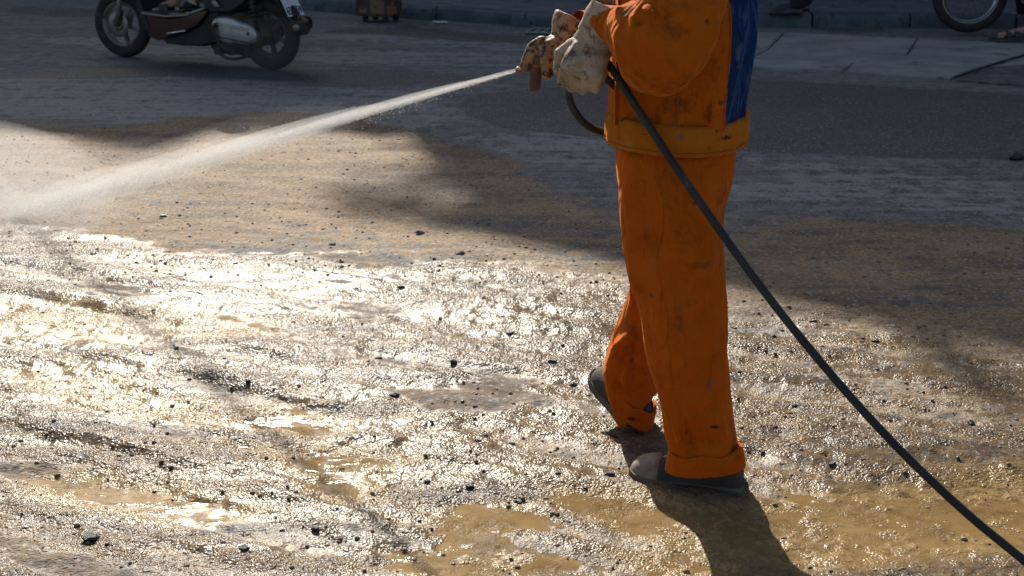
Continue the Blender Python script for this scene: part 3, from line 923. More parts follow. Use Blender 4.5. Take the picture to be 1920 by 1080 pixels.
col = m.mix(m.step(m.noise(c, 14, 5, .6), .35, .65), (.34, .25, .155), (.48, .37, .25))
col = m.mix(m.step(m.noise(c, 24, 6, .75), .50, .64), col, (.14, .072, .042))
col = m.mix(m.math('MULTIPLY', m.step(m.noise(c, 60, 5, .7), .55, .68), .7), col, (.07, .035, .03))
m.set(Base_Color=col, Roughness=.62, Specular_IOR_Level=.35, Normal=m.bump(m.noise(c, 60, 5, .65), .5, .006, m.bump(m.noise(c, 240, 3, .6), .3, .002)))
M_glove = m.m
M_glove2 = plain('brown_stained_leather', (.26, .145, .068), (.40, .25, .13), .62, 24, .5, 70, dirt=(.060, .026, .016), dirt_at=.46)
M_skin = plain('skin', (.32, .17, .11), (.38, .21, .14), .55, 20, .1, 120)
M_hair = plain('black_hair', (.008, .007, .006), (.018, .015, .012), .5, 60, .6, 200)
M_hose = plain('black_hose_rubber', (.010, .0105, .010), (.022, .023, .021), .55, 9, .25, 90, dirt=(.075, .065, .048), dirt_at=.57)
M_shoe = plain('grey_canvas', (.038, .033, .029), (.062, .055, .048), .8, 14, .5, 220, dirt=(.15, .115, .08), dirt_at=.66)
M_toe = plain('scuffed_toe', (.20, .15, .10), (.29, .225, .16), .7, 22, .4, 100, dirt=(.09, .07, .06))
M_sole = plain('rubber_sole', (.085, .068, .05), (.13, .105, .08), .75, 12, .3, 60)

# ------------------------------------------------------------------ people: one continuous body grown along a skeleton
def body(name, J, scale=1.0, shod=False):
    """J: joint positions; returns the body mesh, one continuous skin"""
    vs, rs, es, ix = [], [], [], {}
    def P(n, p, r):
        ix[n] = len(vs); vs.append(tuple(p)); rs.append(r * scale)
    def E(*ns):
        for a, b in zip(ns, ns[1:]):
            es.append((ix[a], ix[b]))
    g = {k: Vector(v) for k, v in J.items()}
    P('pelvis', g['pelvis'], .115); P('belly', g['pelvis'].lerp(g['chest'], .5), .105); P('chest', g['chest'], .12)
    P('neck', g['neck'], .055); P('skull', g['neck'].lerp(g['head'], .55), .078); P('crown', g['head'], .082)
    f = (g['face'] - g['head']).normalized()
    P('chin', g['neck'].lerp(g['head'], .42) + f * .06, .04); P('nose', g['neck'].lerp(g['head'], .72) + f * .098, .016)
    E('pelvis', 'belly', 'chest', 'neck', 'skull', 'crown'); E('skull', 'chin'); E('skull', 'nose')
    for s in 'LR':
        P('sh' + s, g['shoulder' + s], .062); P('el' + s, g['elbow' + s], .042); P('wr' + s, g['wrist' + s], .030); P('ha' + s, g['hand' + s], .03)
        P('hi' + s, g['hip' + s], .088); P('kn' + s, g['knee' + s], .057); P('cf' + s, g['knee' + s].lerp(g['ankle' + s], .3), .055); P('an' + s, g['ankle' + s], .034); P('he' + s, g['ankle' + s].lerp(g['toe' + s], .3), .018 if shod else .036); P('to' + s, g['ankle' + s].lerp(g['toe' + s], .75) - Vector((0, 0, .012)) if shod else g['toe' + s], .010 if shod else .022)
        E('chest', 'sh' + s, 'el' + s, 'wr' + s, 'ha' + s); E('pelvis', 'hi' + s, 'kn' + s, 'cf' + s, 'an' + s, 'he' + s, 'to' + s)
    me = bpy.data.meshes.new(name)
    me.from_pydata(vs, es, [])
    o = bpy.data.objects.new(name + '_tmp', me)
    COL.objects.link(o)
    o.modifiers.new('k', 'SKIN')
    for i, sv in enumerate(me.skin_vertices[0].data):
        sv.radius = (rs[i], rs[i]); sv.use_root = (i == 0)
    sb = o.modifiers.new('s', 'SUBSURF'); sb.levels = sb.render_levels = 1
    me2 = evaluated(o)
    bpy.data.objects.remove(o)
    me2.name = name
    return link(name, me2, M_skin)

def shoe(name, heel, toe, parent, mat_up, lift=0.0, w=.048, hgt=.085, toe_mat=None, sole_mat=None):
    """low shoe lofted from heel to toe; sole and toe cap of their own"""
    heel, toe = Vector(heel), Vector(toe)
    L = (toe - heel).length
    d = (toe - heel).normalized()
    side = Vector((0, 0, 1)).cross(d).normalized()
    up = d.cross(side).normalized()
    prof = [(0.0, .62, .60, .30), (.03, .84, .80, .55), (.10, .92, .95, .86), (.22, .90, .98, 1.0), (.36, .90, .92, 1.0), (.50, .98, .80, .82), (.64, 1.08, .66, .66), (.78, 1.08, .56, .55), (.88, .98, .50, .46), (.95, .78, .40, .33), (1.0, .42, .22, .16)]
    N_ = 20
    def ringat(t, ww, hh, top0, shrink=0.0, z0=.014, lo=.0, n=N_):
        c = heel + d * (L * t)
        r = []
        for k in range(n):
            a = 2 * math.pi * k / n
            ca, sa = math.cos(a), math.sin(a)
            zz = (max(sa, 0) ** .8) * hgt * hh if sa > 0 else 0
            xx = (abs(ca) ** .7) * (1 if ca >= 0 else -1) * w * ww * (1 - .25 * max(sa, 0) ** 2)
            r.append(c + side * xx + up * (z0 + zz))
        return r
    v, f = loft([ringat(t, a, b, 0) for t, a, b, q in prof])
    up_o = MB().add(v, f).build(name, mat_up, parent)
    sb = up_o.modifiers.new('s', 'SUBSURF'); sb.levels = sb.render_levels = 1
    rings = []
    for t, a, b, q in prof:
        c = heel + d * (L * (t * 1.03 - .015))
        ww = w * (a + .08)
        lift_t = .006 * max(0, (t - .8) / .2) ** 2
        rings.append([c - side * ww + up * lift_t, c + side * ww + up * lift_t, c + side * (ww + .002) + up * (.014 + lift_t), c + side * (ww - .002) + up * (.020 + lift_t), c - side * (ww - .002) + up * (.020 + lift_t), c - side * (ww + .002) + up * (.014 + lift_t)])
    v, f = loft(rings)
    MB().add(v, f).build('sole', sole_mat or M_sole, up_o, auto=40)
    if toe_mat:
        v, f = loft([ringat(t, a * 1.03 + .02, b * 1.05 + .03, 0) for t, a, b, q in [(.70, 1.09, .61, 0)] + prof[7:]] + [ringat(1.012, .36, .16, 0)])
        tc = MB().add(v, f).build('toe_cap', toe_mat, up_o)
        sb = tc.modifiers.new('s', 'SUBSURF'); sb.levels = sb.render_levels = 1
    return up_o

# ------------------------------------------------------------------ the worker
FW = Vector((-.956, .292, 0))          # the way he faces
LT = Vector((-.292, -.956, 0))         # his left, towards the viewer
UP = Vector((0, 0, 1))
def W3(p): return Vector(p)
pel = Vector((.405, 3.47, .90))
J = dict(pelvis=pel, chest=pel + UP * .36 + FW * .03, neck=pel + UP * .52 + FW * .06, head=pel + UP * .71 + FW * .10, face=pel + UP * .66 + FW * .3,
         shoulderL=W3((0.416, 3.27, 1.34)), elbowL=W3((0.321, 3.17, 1.133)), wristL=W3((0.22, 3.33, 1.153)), handL=W3((0.198, 3.37, 1.107)),
         shoulderR=pel + UP * .44 + FW * .05 - LT * .17, elbowR=W3((0.317, 3.7, 1.072)), wristR=W3((0.159, 3.62, 1.115)), handR=W3((0.134, 3.605, 1.092)),
         hipL=pel + LT * .085 - UP * .06, kneeL=W3((0.417, 3.33, 0.481)), ankleL=W3((0.498, 3.31, 0.092)), toeL=(.335, 3.377, .05),
         hipR=pel - LT * .085 - UP * .06, kneeR=W3((0.372, 3.63, 0.46)), ankleR=W3((0.342, 3.7, 0.082)), toeR=W3((0.261, 3.84, 0.09)))
worker = body('person', J, shod=True)
tag(worker, 'worker in dirty orange suit with blue back panel, hosing down the muddy road', 'person')

# trousers: two wide legs and the seat, one cloth
def rows(tab, Yc, depth, n=30, pw=2.3, tilt=0.0):
    rings = []
    for (px, py, hw), yc, dp in zip(tab, Yc, depth):
        rings.append(ering((px, yc, py), FW * hw, LT * dp + UP * tilt * dp, n, pw))
    return rings
legL = rows([(.418, 1.00, .11), (.412, .90, .128), ((0.401, 3.32, 0.856)[0], (0.401, 3.32, 0.856)[2], .146), ((0.393, 3.31, 0.793)[0], (0.393, 3.31, 0.793)[2], .140),
             ((0.383, 3.3, 0.718)[0], (0.383, 3.3, 0.718)[2], .128), ((0.39, 3.3, 0.625)[0], (0.39, 3.3, 0.625)[2], .124), ((0.402, 3.3, 0.531)[0], (0.402, 3.3, 0.531)[2], .118),
             ((0.417, 3.3, 0.449)[0], (0.417, 3.3, 0.449)[2], .110), ((0.43, 3.3, 0.366)[0], (0.43, 3.3, 0.366)[2], .102), ((0.452, 3.3, 0.254)[0], (0.452, 3.3, 0.254)[2], .092),
             ((0.469, 3.3, 0.168)[0], (0.469, 3.3, 0.168)[2], .086), ((0.483, 3.3, 0.096)[0], (0.483, 3.3, 0.096)[2], .083), ((0.487, 3.3, 0.07)[0], (0.487, 3.3, 0.07)[2], .082)],
            [3.46, 3.44, 3.41, 3.385, 3.36, 3.325, 3.32, 3.32, 3.32, 3.315, 3.315, 3.315, 3.315], [.085, .10, .118, .124, .121, .11, .106, .102, .097, .088, .08, .074, .073])
def far_ring(a, b, tilt=0.0, depth=.085, dz=0.0):
    a, b = Vector(a), Vector(b)
    hx = (b - a) / 2
    return ering((a + b) / 2, (-hx.x, 0, -tilt), (0, -depth, dz), 30, 2.2)
legR = [ering((.405, 3.53, .97), FW * .10, LT * .07, 30, 2.2), ering((.402, 3.545, .85), FW * .13, LT * .09, 30, 2.2),
        far_ring((0.291, 3.58, 0.747), (0.528, 3.58, 0.747)), far_ring((0.3, 3.6, 0.643), (0.514, 3.6, 0.643)), far_ring((0.307, 3.615, 0.538), (0.492, 3.615, 0.538)), far_ring((0.301, 3.63, 0.445), (0.472, 3.63, 0.445)), far_ring((0.285, 3.65, 0.349), (0.458, 3.65, 0.349)),
        far_ring((0.266, 3.665, 0.267), (0.439, 3.665, 0.267), .012), far_ring((0.254, 3.68, 0.2), (0.425, 3.68, 0.2), .03), far_ring((0.264, 3.69, 0.146), (0.413, 3.69, 0.146), .045), far_ring((0.282, 3.7, 0.095), (0.407, 3.7, 0.095), .055), far_ring((0.295, 3.7, 0.063), (0.402, 3.7, 0.063), .06)]
hip = [ering((.412, 3.47, 1.02), FW * .125, LT * .155, 30, 2.2), ering((.412, 3.47, .95), FW * .118, LT * .150, 30, 2.2), ering((.412, 3.46, .85), FW * .142, LT * .172, 30, 2.2), ering((.41, 3.46, .77), FW * .125, LT * .13, 30, 2.2), ering((.41, 3.46, .72), FW * .08, LT * .06, 30, 2.2)]
trousers = fuse('trousers', [loft(legL), loft(legR), loft(hip)], .0075, M_trous, worker, 4)
crease(trousers, [(a_, b_, h_ * 2.1, w_ * 1.05) for a_, b_, h_, w_ in [
    ((0.27, 3.24, 0.86), (0.304, 3.2, 0.691), -.007, .016), ((0.291, 3.2, 0.704), (0.358, 3.2, 0.535), .010, .020), ((0.328, 3.2, 0.717), (0.416, 3.2, 0.496), -.008, .026),
    ((0.306, 3.21, 0.637), (0.34, 3.2, 0.535), .007, .012), ((0.352, 3.2, 0.535), (0.432, 3.2, 0.429), .007, .024), ((0.325, 3.22, 0.462), (0.413, 3.23, 0.155), .007, .018),
    ((0.366, 3.2, 0.482), (0.442, 3.22, 0.202), -.005, .020), ((0.456, 3.22, 0.826), (0.49, 3.23, 0.709), -.016, .016), ((0.436, 3.22, 0.858), (0.474, 3.22, 0.841), -.014, .014), ((0.419, 3.22, 0.833), (0.476, 3.22, 0.801), .008, .014),
    ((0.485, 3.25, 0.82), (0.518, 3.3, 0.86), .010, .014), ((0.425, 3.24, 0.207), (0.448, 3.24, 0.108), -.009, .010), ((0.401, 3.25, 0.189), (0.429, 3.24, 0.101), .008, .010), ((0.482, 3.24, 0.25), (0.535, 3.25, 0.118), .005, .020),
    ((0.259, 3.62, 0.24), (0.347, 3.58, 0.342), .016, .016), ((0.282, 3.62, 0.207), (0.343, 3.6, 0.267), -.010, .016), ((0.276, 3.63, 0.164), (0.308, 3.62, 0.122), -.014, .014), ((0.305, 3.6, 0.214), (0.301, 3.6, 0.122), .011, .012),
    ((0.326, 3.58, 0.327), (0.319, 3.6, 0.106), -.005, .007), ((0.309, 3.6, 0.491), (0.29, 3.6, 0.41), .008, .015), ((0.343, 3.56, 0.422), (0.368, 3.6, 0.137), .006, .014),
    ((0.425, 3.23, 0.176), (0.54, 3.24, 0.193), .006, .009), ((0.433, 3.23, 0.148), (0.546, 3.24, 0.157), -.006, .008), ((0.405, 3.24, 0.222), (0.507, 3.23, 0.254), -.005, .010), ((0.363, 3.22, 0.864), (0.42, 3.22, 0.814), -.006, .012), ((0.299, 3.2, 0.653), (0.375, 3.2, 0.614), -.005, .010), ((0.475, 3.23, 0.696), (0.423, 3.2, 0.653), .006, .012), ((0.489, 3.23, 0.526), (0.418, 3.2, 0.456), -.005, .014), ((0.345, 3.22, 0.422), (0.437, 3.22, 0.34), .005, .014)]],
    .0115, 4.2, (1.4, 1.4, .5), 3)
def seam(name, pts, r, parent, mat, off=.0008):
    """thin stitched seam laid on its cloth"""
    par = parent
    P = [Vector(p) for p in catmull(pts, 10)]
    out = []
    for p in P:
        ok, loc, nor, _ = par.closest_point_on_mesh(p)
        out.append(loc + nor * off)
    mb = MB().tube(out, r, 6)
    return mb.build(name, mat, parent)
seam('side_seam', [(0.34, 3.2, 0.868), (0.325, 3.2, 0.679), (0.344, 3.2, 0.482), (0.39, 3.22, 0.285), (0.412, 3.225, 0.2)], .0010, trousers, M_trous)
seam('side_seam', [(0.349, 3.54, 0.399), (0.331, 3.58, 0.221), (0.316, 3.6, 0.098)], .0010, trousers, M_trous)
def cuff(name, c_top, r_top, c_bot, r_bot, ax, ay, parent, mat, dip=0.0, pw=2.2, n=40, seedk=0):
    """turned-up trouser end: a band of doubled cloth, open above and below"""
    ax, ay = Vector(ax), Vector(ay)
    ct, cb = Vector(c_top), Vector(c_bot)
    def rr(t, e):
        c = ct.lerp(cb, t)
        a0, b0 = r_top[0] * (1 - t) + r_bot[0] * t - e, r_top[1] * (1 - t) + r_bot[1] * t - e
        ring = ering(c, ax * a0, ay * b0, n, pw)
        return [p + UP * (.004 * math.sin(5 * 2 * math.pi * k / n + seedk) * (1 - t)) + (p - c).normalized() * .004 * math.sin(3 * 2 * math.pi * k / n + 1 + seedk) for k, p in enumerate(ring)]
    rings = [rr(t, 0) for t in (0, .06, .3, .55, .8, .95, 1.0)] + [rr(1.0, .004)] + [rr(t, .0075) for t in (.9, .5, .1, .0)]
    v, f = loft(rings, caps=False, closed=True)
    o = MB().add(v, f).build(name, mat, parent)
    return o
cfL = cuff('cuff', (0.486, 3.315, 0.11), (.092, .083), (0.486, 3.312, 0.06), (.101, .088), Vector((.956, -.292, .10)), LT, trousers, M_trous, seedk=.4)
cfR = cuff('cuff', (0.343, 3.695, 0.097), (.064, .078), (0.339, 3.7, 0.039), (.060, .074), Vector((.93, -.1, -.62)), Vector((-.1, -.98, -.08)), trousers, M_trous, seedk=2)
gzL = ground_z(.445, 3.34)
shoe('shoe', (.585, 3.300, gzL - .004), (.312, 3.384, gzL - .004), worker, M_shoe, w=.05, hgt=.088, toe_mat=M_toe)
gzR = ground_z(.345, 3.67)
shoe('shoe', (.350, 3.665, gzR - .002), (0.251, 3.85, 0.101), worker, M_shoe, w=.05, hgt=.085, toe_mat=None)

# jacket: loft of rings so that the panels meet on clean lines
NJ = 96
def jring(z, cx, cy, hf, hl, pw=2.25):
    return ering((cx, cy, z), FW * hf, LT * hl, NJ, pw)
jz = [(.905, .408, 3.47, .163, .195), (.93, .408, 3.47, .161, .193), (.96, .408, 3.47, .160, .192), (1.0, .41, 3.47, .163, .196), (1.05, .412, 3.47, .168, .200), (1.10, .413, 3.47, .170, .203), (1.16, .412, 3.47, .170, .205),
      (1.22, .408, 3.47, .166, .205), (1.28, .40, 3.475, .158, .20), (1.33, .39, 3.475, .140, .185), (1.37, .375, 3.48, .110, .145), (1.40, .365, 3.485, .08, .09), (1.43, .36, 3.487, .066, .07)]
zz = np.linspace(.905, 1.43, 66)
tab = np.array(jz)
rings = [jring(z, *[np.interp(z, tab[:, 0], tab[:, k]) for k in (1, 2, 3, 4)]) for z in zz]
V = np.array([[tuple(p) for p in r] for r in rings])
ang = np.arange(NJ) / NJ * 360                    # 0 = front, 90 = his left, 180 = back
JN = fbm(np.tile(ang * .03, len(zz)), np.repeat(zz * 5.0, NJ), seed=91, o=3).reshape(len(zz), NJ)
def jfold(V):
    out = V.copy()
    for i, z in enumerate(zz):
        for k in range(NJ):
            a = ang[k]
            nrm = (Vector(V[i, k]) - Vector((float(np.interp(z, tab[:, 0], tab[:, 1])), float(np.interp(z, tab[:, 0], tab[:, 2])), z))).normalized()
            d = 0
            lowz = math.exp(-((z - .93) / .07) ** 2)
            d += .0045 * lowz * math.sin(a * math.pi / 180 * 17 + 1.3 * math.sin(a * .07)) * (0.4 + .6 * abs(math.sin(a * .021)))
            d += .010 * math.exp(-((a - 128 + (z - .97) * 130) / 9) ** 2) * math.exp(-((z - .98) / .09) ** 2)
            d -= .010 * math.exp(-((a - 116 + (z - .97) * 130) / 8) ** 2) * math.exp(-((z - .97) / .08) ** 2)
            d += .007 * math.exp(-((a - 48 - (z - 1.0) * 60) / 10) ** 2) * math.exp(-((z - 1.0) / .10) ** 2)
            d += .006 * math.exp(-((a - 150 - (z - 1.08) * 50) / 7) ** 2) - .006 * math.exp(-((a - 163 - (z - 1.08) * 70) / 7) ** 2) + .006 * math.exp(-((a - 178 - (z - 1.08) * 40) / 8) ** 2)
            d += .004 * math.exp(-((a - 138) / 6) ** 2)
            d += .006 * JN[i, k]
            out[i, k] = V[i, k] + np.array(nrm) * d
    return out
V = jfold(V)
def panel(name, ks, rows_, mat, parent, thick=.003, push=0.0):
    """a piece of the jacket between given columns and rows, with cloth thickness"""
    cx = np.array([np.interp(zz[rows_], tab[:, 0], tab[:, 1]), np.interp(zz[rows_], tab[:, 0], tab[:, 2])]).T
    v, f = [], []
    nr, nk = len(rows_), len(ks)
    for layer in (0, 1):
        for a, i in enumerate(rows_):
            for k in ks:
                p = V[i, k % NJ]
                d = p - np.array([cx[a, 0], cx[a, 1], p[2]])
                d /= np.linalg.norm(d)
                v.append(tuple(p + d * (push - thick * layer)))
    off = nr * nk
    wrap = (ks[-1] - ks[0] + 1 == NJ)
    for a in range(nr - 1):
        for b in range(nk if wrap else nk - 1):
            q = (a * nk + b, a * nk + (b + 1) % nk, (a + 1) * nk + (b + 1) % nk, (a + 1) * nk + b)
            f.append(q); f.append(tuple(off + i for i in reversed(q)))
    for a in (0, nr - 1):
        for b in range(nk if wrap else nk - 1):
            p, q = a * nk + b, a * nk + (b + 1) % nk
            f.append((p, off + p, off + q, q) if a == 0 else (p, q, off + q, off + p))
    if not wrap:
        for b in (0, nk - 1):
            for a in range(nr - 1):
                p, q = a * nk + b, (a + 1) * nk + b
                f.append((p, q, off + q, off + p) if b == 0 else (p, off + p, off + q, q))
    return MB().add(v, f).build(name, mat, parent, auto=60)
rowsall = list(range(66))
k_l, k_r = 37, 63                    # the blue panel spans the back between these columns
jacket = panel('jacket', list(range(k_r, k_l + NJ + 1)), rowsall[2:], M_orange, worker)
panel('back_panel', list(range(k_l, k_r + 1)), rowsall[3:], M_blue, jacket, push=.0012)
# waist band
hb = []
for z, e in ((0.860, .004), (0.864, .010), (0.882, .0105), (0.907, .010), (0.926, .009), (0.934, .005), (0.934, -.001), (0.902, .001), (0.867, .002), (0.860, .001)):
    r_ = ering((.408, 3.47, z), FW * (.163 + e), LT * (.195 + e), NJ, 2.25)
    hb.append([p + (p - Vector((.408, 3.47, p.z))).normalized() * (.0028 * math.sin(k * 2 * math.pi / NJ * 19 + 2 * math.sin(k * .2)) * (.4 + .6 * abs(math.sin(k * .11)))) + UP * (.004 * math.sin(k * .13)) for k, p in enumerate(r_)])
v, f = loft(hb, caps=False, closed=True)
hem = MB().add(v, f).build('waist_band', M_band, jacket)
# placket along the front opening, side seam, hem stitching
pl = MB()
rr_ = []
for i in range(2, 60, 3):
    a, b = Vector(V[i, 13]), Vector(V[i, 4])
    n1 = (a - Vector((.408, 3.47, a.z))).normalized()
    rr_.append([a + n1 * .001, a + n1 * .0075, a.lerp(b, .5) + n1 * .008, b + n1 * .0045, b + n1 * .0005])
v, f = loft(rr_)
pl.add(v, f)
pl.build('front_placket', M_orange, jacket, auto=50)
seam('side_seam', [tuple(V[i, 27] * 1.0) for i in (1, 12, 24, 36, 48)], .0013, jacket, M_seam)
seam('back_seam', [tuple(V[i, k_l]) for i in (1, 12, 24, 36, 48, 58)], .0022, jacket, M_orange)
seam('stitching', [tuple(hb[1][k] + UP * .008) for k in range(2, 50, 4)], .0009, hem, M_seam)
MB().lathe([(.062, 1.41), (.075, 1.42), (.072, 1.46), (.066, 1.475), (.060, 1.46), (.058, 1.42)], 24, 'Z', (.36, 3.487, 0)).build('collar', M_blue, jacket)

def sleeve(name, pts, rad, parent, mat, folds, seed, flat=1.0):
    P = catmull(pts, 14)
    rr = interp(rad, len(P))
    n = 40
    rings = []
    t = (P[1] - P[0]).normalized(); u = t.orthogonal().normalized()
    for i, p in enumerate(P):
        t = (P[min(i + 1, len(P) - 1)] - P[max(i - 1, 0)]).normalized()
        u = (u - t * u.dot(t)).normalized(); w = t.cross(u)
        ring = []
        for k in range(n):
            a = 2 * math.pi * k / n
            d = u * math.cos(a) + w * math.sin(a)
            q = p + d * rr[i]
            sag = max(0, -d.z) ** 3 * .030 * math.sin(math.pi * min(1, i / (len(P) - 1)))
            ring.append(q - UP * sag)
        rings.append(ring)
    inner = [[p + (c - p).normalized() * .004 for p in ring] for ring, c in ((rings[-1], P[-1]), (rings[-6], P[-6]))]
    v, f = loft(rings + [inner[0], inner[1]], caps=True)
    o = MB().add(v, f).build(name, mat, parent)
    sb = o.modifiers.new('s', 'SUBSURF'); sb.levels = sb.render_levels = 1
    me = evaluated(o)
    o.data = me
    o.modifiers.clear()
    crease(o, folds, .006, 9, (1, 1, 1), seed)
    return o
sleeve('sleeve', [(0.446, 3.36, 1.376), J['shoulderL'], (0.385, 3.22, 1.241), (0.349, 3.19, 1.155), (0.31, 3.2, 1.144), (0.275, 3.24, 1.156), (0.244, 3.29, 1.162), (0.208, 3.335, 1.167)],
       [.095, .096, .094, .103, .098, .070, .043, .036], jacket, M_orange,
       [((0.237, 3.2, 1.217), (0.26, 3.2, 1.141), .016, .010), ((0.252, 3.12, 1.212), (0.273, 3.12, 1.209), .020, .010), ((0.274, 3.12, 1.237), (0.294, 3.12, 1.223), .018, .010), ((0.265, 3.12, 1.237), (0.278, 3.12, 1.18), -.024, .013), ((0.248, 3.15, 1.188), (0.298, 3.12, 1.075), -.014, .014),
        ((0.282, 3.1, 1.182), (0.35, 3.1, 1.111), .016, .015), ((0.293, 3.1, 1.216), (0.387, 3.1, 1.153), -.018, .018), ((0.309, 3.1, 1.244), (0.402, 3.1, 1.199), .014, .018), ((0.339, 3.12, 1.081), (0.445, 3.15, 1.17), .014, .016), ((0.353, 3.1, 1.113), (0.428, 3.12, 1.191), -.014, .016),
        ((0.292, 3.12, 1.099), (0.314, 3.15, 1.041), .014, .014), ((0.379, 3.12, 1.271), (0.454, 3.15, 1.234), -.014, .016)], 5)
sleeve('sleeve', [J['chest'] - LT * .10 + UP * .05, J['shoulderR'], J['elbowR'], J['elbowR'].lerp(J['wristR'], .5), J['wristR']], [.10, .10, .085, .066, .05], jacket, M_orange, [], 6)

# gloves: palm, five bent fingers and a flared gauntlet in one leather skin
def glove(name, wrist, tip_dir, back, cuff_dir, curls, thumb, mat, parent, gaunt=(.05, .07, .10), size=1.0, skip_gaunt=False):
    wv = Vector(wrist)
    y = Vector(tip_dir).normalized()
    z = Vector(back); z = (z - y * z.dot(y)).normalized()
    x = y.cross(z)                                 # towards the thumb side for a left hand seen from the back
    s = size
    def L(a, b, c): return wv + (x * a + y * b + z * c) * s
    shapes = [loft([ering(L(0, -.03, 0), x * .036 * s, z * .026 * s, 16, 2.4), ering(L(0, 0, 0), x * .036 * s, z * .025 * s, 16, 2.4), ering(L(0, .035, .002), x * .044 * s, z * .025 * s, 16, 2.6), ering(L(0, .075, .003), x * .049 * s, z * .022 * s, 16, 2.8), ering(L(0, .098, .0), x * .046 * s, z * .016 * s, 16, 2.6)])]
    lens = [(.036, .044, .026, .021), (.012, .049, .030, .023), (-.013, .045, .028, .022), (-.037, .036, .022, .019)]
    for (fx, l1, l2, l3), cu in zip(lens, curls):
        p = L(fx, .090 - abs(fx) * .15, .002)
        a = 0.0
        r = .0135 * s
        for ln, da in zip((l1, l2, l3), cu):
            a += R(da)
            d = y * math.cos(a) - z * math.sin(a)
            q = p + d * ln * s
            shapes.append(capsule(p, q, r, r * .93))
            p = q; r *= .93
    p = L(.040, .028, -.006)
    for d3, ln, r in thumb:
        q = p + (x * d3[0] + y * d3[1] + z * d3[2]).normalized() * ln * s
        shapes.append(capsule(p, q, r * s, r * .92 * s))
        p = q
    o = fuse(name, shapes, .0048, mat, parent, 2)
    crease(o, [], .0030, 16, (1, 1, 1), 12)
    if not skip_gaunt:
        cd = Vector(cuff_dir).normalized()
        ux = (x - cd * x.dot(cd)).normalized(); uz = cd.cross(ux)
        rings = []
        prof = [(q * gaunt[1], a_, b_) for q, a_, b_ in ((-.07, .044, .030), (-.04, .050, .037), (.0, .053, .041), (.04, .056, .046), (.08, .059, .050), (.10, .061, .052))]
        for t, a, b in prof:
            rings.append([p_ + cd * .003 * math.sin(k * .9) for k, p_ in enumerate(ering(wv + cd * t * s, ux * a * gaunt[0], uz * b * gaunt[0], 36, 2.1))])
        c_end = wv + cd * .10 * gaunt[1] * s
        rings.append([p_ + (c_end - p_).normalized() * .0035 + cd * .002 for p_ in rings[-1]])
        for t, a, b in prof[::-1][1:4]:
            rings.append([p_ for p_ in ering(wv + cd * t * s, ux * (a * gaunt[0] - .004), uz * (b * gaunt[0] - .004), 36, 2.1)])
        v, f = loft(rings, caps=False)
        g_ = MB().add(v, f).build('gauntlet', mat, o)
        sb = g_.modifiers.new('s', 'SUBSURF'); sb.levels = sb.render_levels = 2
        me = evaluated(g_); g_.data = me; g_.modifiers.clear()
        crease(g_, [], .0032, 12, (1, 1, 1), 14)
    return o
# left hand, nearer: fist closed round the hose, back of the hand to the viewer
wl = Vector((0.199, 3.345, 1.127))
glove('glove', wl, Vector((0.158, 3.3, 1.049)) - wl, (-.25, -.95, .15), Vector((0.23, 3.335, 1.182)) - wl, [(62, 82, 50), (64, 85, 50), (66, 85, 50), (68, 85, 50)],
      [((.6, .7, -.5), .040, .0165), ((-.2, .75, -.75), .034, .015)], M_glove, worker, gaunt=(1.0, .75), size=1.1)
gl = [o for o in worker.children if o.name.startswith('glove')][0]
crease(gl, [((0.15, 3.3, 1.108), (0.211, 3.3, 1.125), .006, .006), ((0.145, 3.3, 1.095), (0.214, 3.3, 1.108), -.006, .006), ((0.142, 3.29, 1.077), (0.206, 3.29, 1.094), .005, .006), ((0.16, 3.29, 1.056), (0.209, 3.29, 1.077), -.005, .006), ((0.184, 3.3, 1.122), (0.197, 3.29, 1.075), .004, .005)])
